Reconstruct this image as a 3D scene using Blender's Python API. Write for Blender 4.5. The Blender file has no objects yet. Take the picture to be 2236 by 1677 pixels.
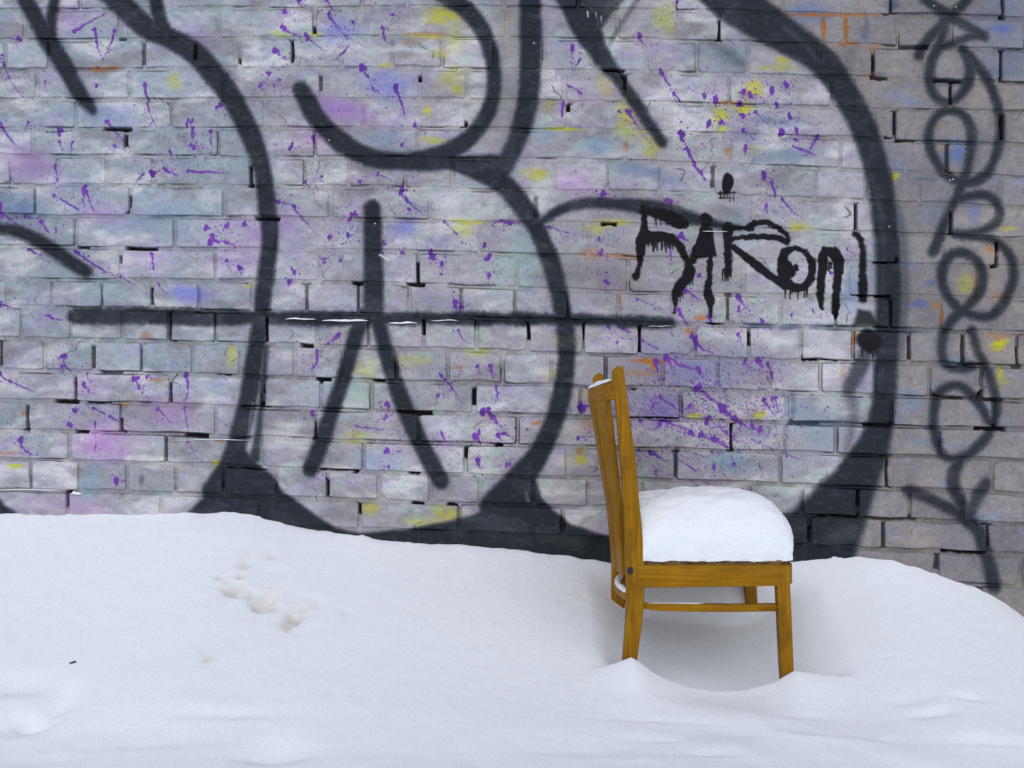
import bpy, bmesh, math, random
import numpy as np
from mathutils import Matrix, Vector

random.seed(7)
SC = bpy.context.scene
R = math.radians

# ------------------------------------------------------------------ camera
CAM = np.array([0.0, -3.0, 0.75])
YAW, PITCH, ROLL = R(-3.5), R(2.6), R(1.85)
FOC, CX, CY = 2480.0, 1118.0, 838.5          # focal length in pixels of a 2236 px wide frame


def basis(yaw, pitch, roll):
    f = np.array([math.sin(yaw) * math.cos(pitch), math.cos(yaw) * math.cos(pitch), math.sin(pitch)])
    r = np.array([math.cos(yaw), -math.sin(yaw), 0.0])
    u = np.cross(r, f)
    return math.cos(roll) * r + math.sin(roll) * u, -math.sin(roll) * r + math.cos(roll) * u, f


BR, BU, BF = basis(YAW, PITCH, ROLL)
cam_data = bpy.data.cameras.new('camera')
cam = bpy.data.objects.new('camera', cam_data)
SC.collection.objects.link(cam)
cam_data.sensor_width = 36.0
cam_data.lens = FOC / 2236.0 * 36.0
cam_data.clip_end = 500.0
cam_data.clip_start = 0.05
m = Matrix.Identity(4)
for i in range(3):
    m[i][0], m[i][1], m[i][2], m[i][3] = BR[i], BU[i], -BF[i], CAM[i]
cam.matrix_world = m
SC.camera = cam

# ------------------------------------------------------------------ world, sun, exposure
SUN_EL, SUN_AZ = R(47), R(200)               # overcast sun, above and behind the photographer, to the right
world = bpy.data.worlds.new('World')
SC.world = world
world.use_nodes = True
wn, wl = world.node_tree.nodes, world.node_tree.links
sky = wn.new('ShaderNodeTexSky')
sky.sky_type = 'NISHITA'
sky.sun_disc = False
sky.sun_elevation = SUN_EL
sky.sun_rotation = SUN_AZ
sky.air_density = 1.0
sky.dust_density = 0.6
sky.ozone_density = 3.0
hsv = wn.new('ShaderNodeHueSaturation')       # an overcast sky is close to grey
hsv.inputs['Saturation'].default_value = 0.5
wl.new(sky.outputs[0], hsv.inputs['Color'])
wl.new(hsv.outputs[0], wn['Background'].inputs['Color'])
wn['Background'].inputs['Strength'].default_value = 0.12
sun_d = bpy.data.lights.new('sun', 'SUN')
sun_d.energy = 0.7
sun_d.angle = R(80)
sun_d.color = (1.0, 0.985, 0.97)
sun = bpy.data.objects.new('sun', sun_d)
SC.collection.objects.link(sun)
sd = Vector((math.sin(SUN_AZ) * -1 * math.cos(SUN_EL), math.cos(SUN_AZ) * math.cos(SUN_EL), math.sin(SUN_EL)))
sun.rotation_euler = sd.to_track_quat('Z', 'Y').to_euler()
sun.location = (0, -6, 8)
SC.view_settings.view_transform = 'Standard'
SC.view_settings.look = 'None'
SC.view_settings.gamma = 1.0
SC.view_settings.use_curve_mapping = False
SC.view_settings.exposure = 0.42


# ------------------------------------------------------------------ helpers
def ray(px, py):
    return BF * FOC + BR * (px - CX) - BU * (py - CY)


def wall_uv(px, py):
    """point of the wall plane y = 0 seen at a pixel of the photograph -> (x, z) in metres"""
    px = np.asarray(px, float); py = np.asarray(py, float)
    d0 = BF[0] * FOC + BR[0] * (px - CX) - BU[0] * (py - CY)
    d1 = BF[1] * FOC + BR[1] * (px - CX) - BU[1] * (py - CY)
    d2 = BF[2] * FOC + BR[2] * (px - CX) - BU[2] * (py - CY)
    t = -CAM[1] / d1
    return CAM[0] + d0 * t, CAM[2] + d2 * t


def link(o, parent=None):
    SC.collection.objects.link(o)
    if parent is not None:
        o.parent = parent
    return o


def tag(o, label=None, cat=None, group=None, kind=None):
    for k, v in (('label', label), ('category', cat), ('group', group), ('kind', kind)):
        if v:
            o[k] = v
    return o


def mesh_obj(name, verts, faces, mat, parent=None, smooth=False, uv=None):
    me = bpy.data.meshes.new(name)
    me.from_pydata([tuple(map(float, v)) for v in verts], [], [tuple(map(int, f)) for f in faces])
    me.update()
    if mat:
        me.materials.append(mat)
    if smooth:
        me.polygons.foreach_set('use_smooth', [True] * len(me.polygons))
    o = bpy.data.objects.new(name, me)
    return link(o, parent)


def grid_mesh(name, P, mat, parent=None, smooth=True):
    """P: (n, m, 3) array of points -> one grid mesh"""
    n, mm = P.shape[:2]
    me = bpy.data.meshes.new(name)
    me.vertices.add(n * mm)
    me.vertices.foreach_set('co', P.reshape(-1).astype(np.float32))
    idx = np.arange(n * mm).reshape(n, mm)
    q = np.stack([idx[:-1, :-1], idx[:-1, 1:], idx[1:, 1:], idx[1:, :-1]], -1).reshape(-1, 4)
    me.loops.add(q.size)
    me.loops.foreach_set('vertex_index', q.reshape(-1).astype(np.int32))
    me.polygons.add(len(q))
    me.polygons.foreach_set('loop_start', (np.arange(len(q)) * 4).astype(np.int32))
    me.polygons.foreach_set('use_smooth', np.full(len(q), smooth))
    me.update()
    me.validate()
    if mat:
        me.materials.append(mat)
    o = bpy.data.objects.new(name, me)
    return link(o, parent)


def sstep(a, b, x):
    t = np.clip((x - a) / (b - a), 0, 1)
    return t * t * (3 - 2 * t)


def vnoise(h, w, cy, cx, seed, octaves=1, gain=0.5):
    """value noise on an h x w raster, cells of cy x cx pixels, range about 0..1"""
    out = np.zeros((h, w), np.float32); amp = 1.0; tot = 0.0
    g = np.random.default_rng(seed)
    for _ in range(octaves):
        ny, nx = int(h / cy) + 3, int(w / cx) + 3
        G = g.random((ny, nx)).astype(np.float32)
        oy, ox = g.random(2)
        y = np.arange(h) / cy + oy; x = np.arange(w) / cx + ox
        iy = y.astype(int); ix = x.astype(int)
        fy = (y - iy).astype(np.float32); fx = (x - ix).astype(np.float32)
        fy = fy * fy * (3 - 2 * fy); fx = fx * fx * (3 - 2 * fx)
        A = G[iy] * (1 - fy)[:, None] + G[iy + 1] * fy[:, None]
        out += amp * (A[:, ix] * (1 - fx) + A[:, ix + 1] * fx)
        tot += amp; amp *= gain; cy = max(cy / 2, 1.0); cx = max(cx / 2, 1.0)
    return out / tot


def pnoise(X, Y, cell, seed, octaves=3, gain=0.5):
    """value noise at arbitrary points"""
    g = np.random.default_rng(seed)
    out = 0.0; amp = 1.0; tot = 0.0
    for _ in range(octaves):
        G = g.random((256, 256))
        r_ = .6 + 1.1 * _
        x = (X * math.cos(r_) + Y * math.sin(r_)) / cell + 100.3; y = (-X * math.sin(r_) + Y * math.cos(r_)) / cell + 90.7
        ix = np.floor(x).astype(int); iy = np.floor(y).astype(int)
        fx = x - ix; fy = y - iy
        fx = fx ** 3 * (fx * (fx * 6 - 15) + 10); fy = fy ** 3 * (fy * (fy * 6 - 15) + 10)
        a = G[iy % 256, ix % 256] * (1 - fx) + G[iy % 256, (ix + 1) % 256] * fx
        b = G[(iy + 1) % 256, ix % 256] * (1 - fx) + G[(iy + 1) % 256, (ix + 1) % 256] * fx
        out = out + amp * (a * (1 - fy) + b * fy - 0.5)
        tot += amp; amp *= gain; cell /= 2.03
    return out / tot


# ------------------------------------------------------------------ the paint on the wall (a raster made here)
U0, U1, V0, V1, TPX = -2.1, 1.95, 0.30, 2.45, 0.0014
TW, TH = int((U1 - U0) / TPX), int((V1 - V0) / TPX)


def tex(px, py):
    u, v = wall_uv(px, py)
    return (u - U0) / TPX, (v - V0) / TPX


PXS = 0.87                                   # texture pixels per photograph pixel (on average)
yy, xx = np.mgrid[0:TH, 0:TW].astype(np.float32)


def lerp(a, c, k):
    return a * (1 - k[..., None]) + np.array(c, np.float32) * k[..., None]


def ptx(sample):                             # photograph x at every texel, good enough for broad zones
    x0, _ = tex(0, 600); x1, _ = tex(2236, 600)
    return (xx - x0) / (x1 - x0) * 2236


def paint_fill():
    """pale mottled spray fill of the letters"""
    N = lambda cy, cx, s, o=3: vnoise(TH, TW, cy, cx, s, o)
    PX = ptx(None)
    base = np.empty((TH, TW, 3), np.float32)
    base[:] = (175, 170, 176)
    left = 1 - sstep(300, 900, PX + 250 * (N(300, 300, 1) - .5))
    base = lerp(base, (158, 169, 180), left * .8)
    low = sstep(1.0, 0.5, yy * TPX + V0 - .15 + .25 * (N(200, 260, 2) - .5))
    base = lerp(base, (168, 162, 166), low * .6)

    def streak(ang, lx_, ly_, seed):         # spray passes: noise drawn out along a direction
        c_, s_ = math.cos(ang), math.sin(ang)
        return .5 + pnoise((xx * c_ + yy * s_) / lx_, (-xx * s_ + yy * c_) / ly_, 1.0, seed, 3)
    k = sstep(.5, .75, streak(.35, 90, 40, 3)); base = lerp(base, (150, 167, 175), k * (.32 + .25 * left))
    k = sstep(.52, .78, streak(-.2, 80, 42, 4)); base = lerp(base, (186, 168, 190), k * .42)
    k = sstep(.5, .75, streak(.15, 75, 30, 5)); base = lerp(base, (211, 209, 210), k * .8)
    k = sstep(.54, .8, streak(.0, 90, 34, 6)); base = lerp(base, (138, 134, 137), k * .65)
    k = sstep(.58, .8, streak(.5, 52, 24, 7)); base = lerp(base, (184, 204, 190), k * .5 * (1 - left * .7))
    k = sstep(.6, .8, streak(.3, 60, 34, 8)); base = lerp(base, (158, 150, 196), k * .35)
    k = sstep(.6, .85, streak(-.5, 80, 16, 9)); base = lerp(base, (134, 142, 152), k * .28)
    k = sstep(.6, .82, streak(-.6, 70, 14, 10)); base = lerp(base, (204, 202, 206), k * .25)
    k = sstep(.55, .8, streak(0, 60, 9, 12)); base = lerp(base, (150, 146, 150), k * .28)
    # grain
    gr = (vnoise(TH, TW, 2.6, 2.6, 15) - .5) * 15 + (vnoise(TH, TW, 9, 12, 16, 2) - .5) * 22
    return base + gr[..., None]


def paint_bare():
    """older dull grey coat right of the big letter"""
    N = lambda cy, cx, s, o=3: vnoise(TH, TW, cy, cx, s, o)
    b = np.empty((TH, TW, 3), np.float32)
    b[:] = (128, 123, 124)
    k = sstep(.5, .75, N(80, 130, 21)); b = lerp(b, (115, 112, 118), k * .7)
    k = sstep(.52, .75, N(60, 110, 22)); b = lerp(b, (141, 133, 128), k * .7)
    k = sstep(.64, .8, N(45, 90, 23)); b = lerp(b, (111, 123, 150), k * .5)
    gr = (vnoise(TH, TW, 2.6, 2.6, 25) - .5) * 15 + (vnoise(TH, TW, 9, 12, 26, 2) - .5) * 18
    return b + gr[..., None]


wob1 = (vnoise(TH, TW, 7, 7, 31, 2) - .5)
wob2 = (vnoise(TH, TW, 40, 40, 32, 2) - .5)


def catmull(P, step):
    P = np.asarray(P, float)
    if len(P) < 3:
        n = max(2, int(np.hypot(*(P[-1] - P[0])[:2]) / step)); t = np.linspace(0, 1, n)[:, None]
        return P[0] * (1 - t) + P[-1] * t
    Q = np.vstack([2 * P[0] - P[1], P, 2 * P[-1] - P[-2]]); out = []
    for i in range(1, len(Q) - 2):
        p0, p1, p2, p3 = Q[i - 1:i + 3]
        n = max(2, int(np.hypot(*(p2 - p1)[:2]) / step)); t = np.linspace(0, 1, n, endpoint=False)[:, None]
        out.append(.5 * (2 * p1 + (p2 - p0) * t + (2 * p0 - 5 * p1 + 4 * p2 - p3) * t ** 2 + (3 * p1 - p0 - 3 * p2 + p3) * t ** 3))
    return np.vstack(out + [P[-1:]])


def stroke(mask, pts, soft=6.0, alpha=1.0, wob=3.0, haze=0.0, k=1.0, smooth=True):
    """pts: (x, y, width) in photograph pixels; max-blends coverage into mask"""
    P = np.asarray(pts, float).copy()
    P[:, :2] *= k
    x, y = tex(P[:, 0], P[:, 1])
    Q = np.stack([x, y, P[:, 2] * .5 * PXS], 1)
    Q = catmull(Q, 9.0) if smooth else Q
    s = soft * PXS; hz = 26 * PXS if haze else 0
    for a, b in zip(Q[:-1], Q[1:]):
        pad = max(a[2], b[2]) + s * 2 + wob * 2 + hz
        i0, i1 = int(max(0, min(a[1], b[1]) - pad)), int(min(TH, max(a[1], b[1]) + pad + 1))
        j0, j1 = int(max(0, min(a[0], b[0]) - pad)), int(min(TW, max(a[0], b[0]) + pad + 1))
        if i1 <= i0 or j1 <= j0:
            continue
        X = xx[i0:i1, j0:j1]; Y = yy[i0:i1, j0:j1]
        dx, dy = b[0] - a[0], b[1] - a[1]; L = dx * dx + dy * dy + 1e-6
        t = np.clip(((X - a[0]) * dx + (Y - a[1]) * dy) / L, 0, 1)
        d = np.hypot(X - a[0] - t * dx, Y - a[1] - t * dy) - (a[2] + (b[2] - a[2]) * t)
        d = d + wob * (wob1[i0:i1, j0:j1] * 1.2 + wob2[i0:i1, j0:j1] * 2)
        c = (1 - sstep(-s, s, d)) * alpha
        if haze:
            c = np.maximum(c, haze * np.exp(-np.maximum(d, 0) / (hz * .33)))
        np.maximum(mask[i0:i1, j0:j1], c, out=mask[i0:i1, j0:j1])


def polyfill(mask, pts, soft=5.0, alpha=1.0, k=1.0):
    P = np.asarray(pts, float) * k
    x, y = tex(P[:, 0], P[:, 1])
    i0, i1 = int(max(0, y.min() - 20)), int(min(TH, y.max() + 20))
    j0, j1 = int(max(0, x.min() - 20)), int(min(TW, x.max() + 20))
    X = xx[i0:i1, j0:j1]; Y = yy[i0:i1, j0:j1]
    ins = np.zeros(X.shape, bool); dist = np.full(X.shape, 1e9, np.float32)
    n = len(x)
    for a in range(n):
        b = (a + 1) % n
        cond = ((y[a] > Y) != (y[b] > Y))
        with np.errstate(divide='ignore', invalid='ignore'):
            xi = (x[b] - x[a]) * (Y - y[a]) / (y[b] - y[a] + 1e-12) + x[a]
        ins ^= cond & (X < xi)
        dx, dy = x[b] - x[a], y[b] - y[a]
        t = np.clip(((X - x[a]) * dx + (Y - y[a]) * dy) / (dx * dx + dy * dy + 1e-9), 0, 1)
        dist = np.minimum(dist, np.hypot(X - x[a] - t * dx, Y - y[a] - t * dy))
    d = np.where(ins, -dist, dist) + 5 * wob2[i0:i1, j0:j1]
    s = soft * PXS
    c = (1 - sstep(-s, s, d)) * alpha
    np.maximum(mask[i0:i1, j0:j1], c, out=mask[i0:i1, j0:j1])


def blob(mask, px, py, rx, ry=None, soft=.6, alpha=1.0, rough=.25, ang=0.0):
    ry = ry or rx
    cx, cy = tex(px, py); rx *= PXS; ry *= PXS
    pad = max(rx, ry) * 1.7 + 3
    i0, i1 = int(max(0, cy - pad)), int(min(TH, cy + pad + 1)); j0, j1 = int(max(0, cx - pad)), int(min(TW, cx + pad + 1))
    if i1 <= i0 or j1 <= j0:
        return
    X = xx[i0:i1, j0:j1] - cx; Y = yy[i0:i1, j0:j1] - cy
    c_, s_ = math.cos(ang), math.sin(ang)
    X, Y = (X * c_ - Y * s_) / rx, (X * s_ + Y * c_) / ry
    r = np.hypot(X, Y); th = np.arctan2(Y, X)
    q = 1.0
    for h in (2, 3, 4, 6):
        q = q + rough * random.uniform(-.5, .5) * (1.6 / h) * np.sin(h * th + random.uniform(0, 6.28))
    e = max(soft, .9 / max(min(rx, ry), .5))
    c = (1 - sstep(1 - e, 1 + e * .5, r / q)) * alpha
    np.maximum(mask[i0:i1, j0:j1], c, out=mask[i0:i1, j0:j1])


O = 2236 / 2212.0                            # overview pixels -> photograph pixels


def comet(mask, x0, y0, x1, y1, r, bend=0.0, drops=8, tail=True):
    """a flung splash: a head, a thinning tail and droplets along it"""
    r = r * .86
    for _ in range(3):
        blob(mask, x0 + random.gauss(0, r * .35), y0 + random.gauss(0, r * .45), r * random.uniform(.4, .85), r * random.uniform(.5, 1.1), soft=.2, rough=.5, alpha=.95)
    L = math.hypot(x1 - x0, y1 - y0)
    if L > 26:                               # the thrown line itself
        q = [(x0 + (x1 - x0) * t - (y1 - y0) * bend * math.sin(t * math.pi) + random.gauss(0, 1), y0 + (y1 - y0) * t + (x1 - x0) * bend * math.sin(t * math.pi) + random.gauss(0, 1),
              max(.8, r * (.55 - .5 * t) * random.uniform(.6, 1.2))) for t in np.linspace(0, random.uniform(.75, 1), 7)]
        stroke(mask, q, soft=1.2, wob=3.0, alpha=.9)
    n = max(3, int(L / max(2.6, r * .55)))
    nx, ny = -(y1 - y0), (x1 - x0)
    for i in range(n):
        t = (i + random.random()) / n
        w = bend * math.sin(t * math.pi)
        x = x0 + (x1 - x0) * t + nx * w + random.gauss(0, r * .22)
        y = y0 + (y1 - y0) * t + ny * w + random.gauss(0, r * .22)
        rr = r * (1 - .75 * t) * random.uniform(.3, .95)
        if not tail and random.random() < .55:
            continue
        blob(mask, x, y, max(.8, rr * .62), max(1.1, rr * random.uniform(.8, 1.6)), soft=.25, rough=.5, alpha=random.uniform(.75, .95),
             ang=math.atan2(x1 - x0, y1 - y0) * (-1))
    for _ in range(drops):
        t = random.random() * 1.15
        s = r * random.uniform(1.0, 4.0)
        blob(mask, x0 + (x1 - x0) * t + random.gauss(0, s), y0 + (y1 - y0) * t + random.gauss(0, s), random.uniform(.6, r * .28 + .7), None, soft=.3, rough=.3,
             alpha=random.uniform(.6, .95))


def make_paint():
    Z = lambda: np.zeros((TH, TW), np.float32)
    fill = paint_fill() * np.array((1.02, 1.015, 1.005), np.float32); bare = paint_bare() * np.array((1.15, 1.14, 1.125), np.float32)
    # ---- where the pale fill stops: right edge of the big letter, and the wedge between the B and the next letter
    zone = Z()
    polyfill(zone, [(1600, -500), (1640, 0), (1770, 100), (1850, 215), (1900, 350), (1930, 500), (1935, 700), (1930, 850), (1900, 960),
                    (1840, 1060), (1800, 1350), (3200, 1350), (3200, -500)], soft=20)
    wedge = Z()
    polyfill(wedge, [(1035, -100), (1085, 60), (1090, 220), (1040, 320), (1090, 345), (1140, 250), (1150, 100), (1150, -100)], soft=12, alpha=.75)
    polyfill(wedge, [(1190, 505), (1300, 470), (1500, 500), (1640, 560), (1600, 700), (1250, 690)], soft=60, alpha=.45)
    polyfill(wedge, [(1240, 700), (1600, 720), (1640, 900), (1500, 1060), (1240, 1060)], soft=70, alpha=.35)
    zone = np.maximum(zone, wedge * (.6 + .4 * vnoise(TH, TW, 60, 90, 41)))
    img = fill * (1 - zone[..., None]) + bare * zone[..., None]

    # ---- broad soft tints (photograph x, y, rx, ry, colour, strength)
    tint = [
        (150, 40, 45, 30, (190, 150, 205), .6), (60, 360, 60, 35, (170, 120, 190), .6), (400, 85, 60, 30, (176, 140, 205), .6), (215, 245, 60, 25, (120, 140, 180), .5),
        (30, 455, 60, 30, (95, 130, 165), .7), (225, 465, 70, 25, (190, 150, 205), .5), (330, 480, 90, 22, (120, 150, 175), .5), (415, 645, 40, 16, (105, 110, 215), .75),
        (330, 565, 60, 30, (195, 160, 205), .5), (530, 560, 60, 40, (165, 130, 180), .6), (185, 1005, 0.1, 0.1, (0, 0, 0), 0), (225, 965, 60, 35, (190, 130, 205), .7), (200, 840, 55, 25, (185, 150, 200), .5),
        (360, 905, 70, 35, (185, 140, 200), .5), (195, 1055, 20, 35, (140, 180, 200), .8), (60, 1110, 70, 20, (180, 150, 195), .5), (180, 1110, 70, 25, (190, 150, 195), .6), (590, 500, 60, 40, (185, 140, 205), .55),
        (745, 240, 70, 25, (150, 95, 190), .65), (735, 70, 40, 25, (130, 130, 220), .6), (845, 185, 60, 30, (120, 130, 215), .6), (880, 500, 30, 20, (110, 115, 210), .6), (1090, 345, 90, 20, (175, 130, 190), .3),
        (640, 75, 60, 20, (140, 170, 165), .5), (830, 310, 50, 22, (110, 130, 150), .6), (700, 300, 50, 30, (190, 140, 195), .5), (880, 95, 50, 12, (110, 130, 140), .6),
        (1250, 400, 40, 25, (190, 140, 205), .6), (1400, 375, 70, 14, (95, 115, 150), .65), (1600, 130, 35, 35, (100, 122, 145), .5), (1300, 320, 30, 16, (120, 175, 200), .6), (1190, 290, 30, 18, (125, 165, 185), .5),
        (1545, 110, 60, 14, (105, 125, 140), .5), (1300, 190, 60, 30, (190, 150, 200), .4), (1700, 265, 60, 12, (95, 112, 140), .6), (1720, 340, 60, 14, (100, 120, 150), .55), (1640, 300, 35, 25, (110, 120, 150), .4),
        (1145, 560, 35, 55, (150, 195, 190), .6), (1085, 600, 40, 40, (165, 200, 185), .5), (1620, 510, 40, 40, (120, 145, 170), .35), (1480, 800, 80, 40, (122, 124, 166), .75), (1580, 800, 80, 40, (128, 134, 156), .65), (1420, 900, 60, 40, (140, 130, 170), .5),
        (1590, 1010, 45, 20, (105, 145, 165), .7), (1450, 890, 40, 30, (110, 105, 170), .5), (1740, 900, 45, 35, (145, 165, 185), .6), (1790, 940, 50, 40, (150, 168, 185), .6), (1730, 1010, 50, 25, (175, 185, 195), .6),
        (830, 1005, 50, 22, (130, 150, 185), .6), (560, 880, 25, 60, (150, 150, 155), .4), (740, 840, 60, 25, (150, 180, 185), .5), (790, 860, 40, 40, (165, 195, 170), .45), (1010, 470, 60, 40, (185, 195, 190), .4),
        (1760, 30, 45, 25, (85, 110, 165), .6), (2180, 60, 60, 50, (100, 116, 150), .5), (2210, 140, 50, 40, (98, 116, 152), .5), (2180, 66, 24, 8, (72, 100, 178), .7), (2090, 335, 16, 22, (75, 115, 190), .7),
        (2040, 470, 30, 30, (110, 130, 160), .4), (2125, 465, 14, 18, (85, 110, 180), .5), (2005, 665, 18, 9, (80, 105, 185), .7), (2030, 618, 14, 6, (90, 115, 180), .6), (2005, 935, 30, 9, (45, 85, 150), .0),
        (1895, 600, 35, 50, (140, 158, 172), .6), (1860, 640, 20, 30, (120, 150, 190), .6), (1470, 745, 30, 30, (175, 180, 190), .5), (1690, 750, 14, 12, (215, 215, 220), .8), (1800, 750, 50, 25, (195, 190, 198), .6),
    ]
    for x, y, rx, ry, c, a in tint:
        if a <= 0:
            continue
        mk = Z(); blob(mk, x, y, rx * 1.25, ry * 1.25, soft=.85, rough=.45, ang=random.uniform(-.3, .3))
        img = lerp(img, c, mk * a * (.55 + .45 * vnoise(TH, TW, 14, 26, 50)) )
    # ---- yellow, green, orange traces of older pieces
    yel = [(965, 35, 34, 24, .75), (935, 80, 46, 5, .85), (960, 118, 22, 10, .5), (1000, 198, 14, 12, .85), (985, 170, 26, 26, .4), (933, 245, 8, 12, .8), (945, 308, 26, 8, .6), (843, 144, 14, 6, .9), (990, 85, 30, 30, .35),
           (1450, 40, 24, 34, .5), (1320, 180, 20, 30, .5), (1370, 262, 28, 36, .6), (1420, 322, 22, 22, .65), (1168, 380, 28, 14, .75), (1230, 283, 50, 4, .7), (1390, 288, 40, 4, .7), (1639, 197, 28, 16, .85), (1622, 238, 22, 12, .95),
           (1568, 255, 20, 20, .75), (1575, 282, 14, 6, .7), (1709, 135, 16, 12, .7), (1952, 387, 10, 10, .8), (1640, 330, 20, 12, .35), (1695, 150, 40, 8, .4), (1195, 235, 14, 14, .35), (1335, 487, 34, 8, .8), (1300, 500, 26, 14, .45), (1023, 486, 30, 7, .85), (1010, 505, 22, 14, .6),
           (506, 779, 11, 22, .75), (1742, 496, 22, 12, .6), (2106, 622, 18, 22, .5), (2177, 754, 15, 14, 1.), (2180, 825, 14, 18, .6), (35, 1018, 18, 5, .8), (474, 1011, 14, 4, .9), (478, 1024, 10, 4, .8), (808, 1112, 22, 14, .55),
           (975, 1122, 30, 16, .6), (930, 1140, 50, 10, .5), (783, 950, 26, 10, .5), (1514, 908, 15, 6, .8), (1657, 906, 14, 9, .8), (1265, 1005, 16, 12, .7), (1422, 790, 12, 8, .8), (800, 805, 26, 22, .35), (890, 790, 44, 14, .4), (1660, 60, 40, 12, .4),
           (1045, 770, 30, 10, .4), (1230, 745, 30, 14, .4), (1215, 820, 40, 12, .3), (1290, 860, 30, 10, .3), (770, 965, 30, 8, .35), (405, 108, 26, 12, .5), (380, 180, 18, 18, .45), (2195, 500, 18, 6, .6), (545, 625, 12, 6, .6), (610, 75, 26, 6, .5), (685, 75, 18, 6, .5)]
    mk = Z()
    for x, y, rx, ry, a in yel:
        blob(mk, x, y, rx * 1.1, ry * 1.15, soft=.75, rough=.6, alpha=a)
    mk *= (.45 + .55 * sstep(.3, .6, vnoise(TH, TW, 8, 16, 61, 2)))
    img = lerp(img, (204, 200, 44), mk * .95)
    ora = [(213, 152, 22, 5, .8), (245, 148, 16, 4, .7), (1267, 985, 10, 10, .6), (1170, 925, 10, 6, .8), (1000, 803, 10, 4, .7), (345, 830, 20, 5, .6), (270, 884, 14, 3, .9), (320, 735, 16, 7, .6), (1365, 320, 4, 12, .6), (1590, 335, 8, 12, .7), (1590, 225, 24, 5, .6),
           (1290, 555, 30, 10, .4), (1360, 560, 40, 6, .5), (1530, 695, 16, 6, .8), (1505, 725, 10, 8, .9), (1352, 660, 5, 22, .6), (2160, 545, 8, 16, .7), (2129, 620, 4, 28, .8), (2054, 690, 4, 20, .8), (2040, 668, 14, 6, .7), (2180, 650, 14, 8, .7), (2175, 735, 30, 6, .7), (1862, 740, 6, 22, .7), (1838, 815, 6, 24, .3),
           (1800, 34, 95, 5, 1.), (1703, 30, 14, 4, .8), (1797, 62, 5, 24, .9), (1846, 60, 6, 28, 1.), (1850, 97, 24, 4, .8), (1905, 105, 14, 8, .5), (1905, 165, 14, 5, .6), (2054, 323, 5, 5, .9), (2047, 278, 4, 8, .6), (1420, 790, 42, 6, 1.), (1425, 797, 8, 14, .9), (1280, 930, 20, 16, .35), (480, 965, 14, 3, .8), (50, 902, 5, 6, .8), (20, 990, 22, 3, .8), (1395, 815, 40, 8, .35), (930, 75, 40, 5, .5), (900, 95, 26, 8, .4)]
    mk = Z()
    for x, y, rx, ry, a in ora:
        blob(mk, x, y, rx * 1.1, ry * 1.15, soft=.6, rough=.6, alpha=a)
    mk *= (.5 + .5 * sstep(.3, .55, vnoise(TH, TW, 7, 14, 62, 2)))
    img = lerp(img, (190, 112, 52), mk * .85)
    blu = [(2030, 935, 26, 5, .9), (2048, 960, 8, 20, .9), (2180, 935, 22, 5, .8), (2105, 800, 10, 20, .8), (2065, 345, 9, 24, .5), (1950, 276, 7, 22, .7), (1945, 12, 14, 14, .7), (2070, 180, 50, 8, .6), (2090, 310, 70, 5, .7), (2020, 392, 30, 4, .6), (1955, 722, 60, 7, .7), (1830, 715, 90, 6, .6), (1720, 715, 30, 7, .6),
           (1660, 712, 40, 7, .7), (1905, 140, 6, 18, .6), (1915, 165, 20, 6, .5), (2150, 160, 50, 6, .4), (2150, 1060, 8, 20, .6), (1800, 925, 100, 6, .55), (1712, 960, 6, 30, .5), (1730, 890, 6, 26, .5), (1475, 1005, 6, 30, .7), (310, 1050, 6, 20, .6), (1890, 60, 8, 26, .4), (1885, 80, 8, 14, .5)]
    mk = Z()
    for x, y, rx, ry, a in blu:
        blob(mk, x, y, rx * 1.1, ry * 1.2, soft=.6, rough=.5, alpha=a)
    img = lerp(img, (66, 84, 112), mk * .85 * (.5 + .5 * sstep(.3, .6, vnoise(TH, TW, 8, 14, 63, 2))))

    # ---- purple splashes
    pur = Z()
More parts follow.
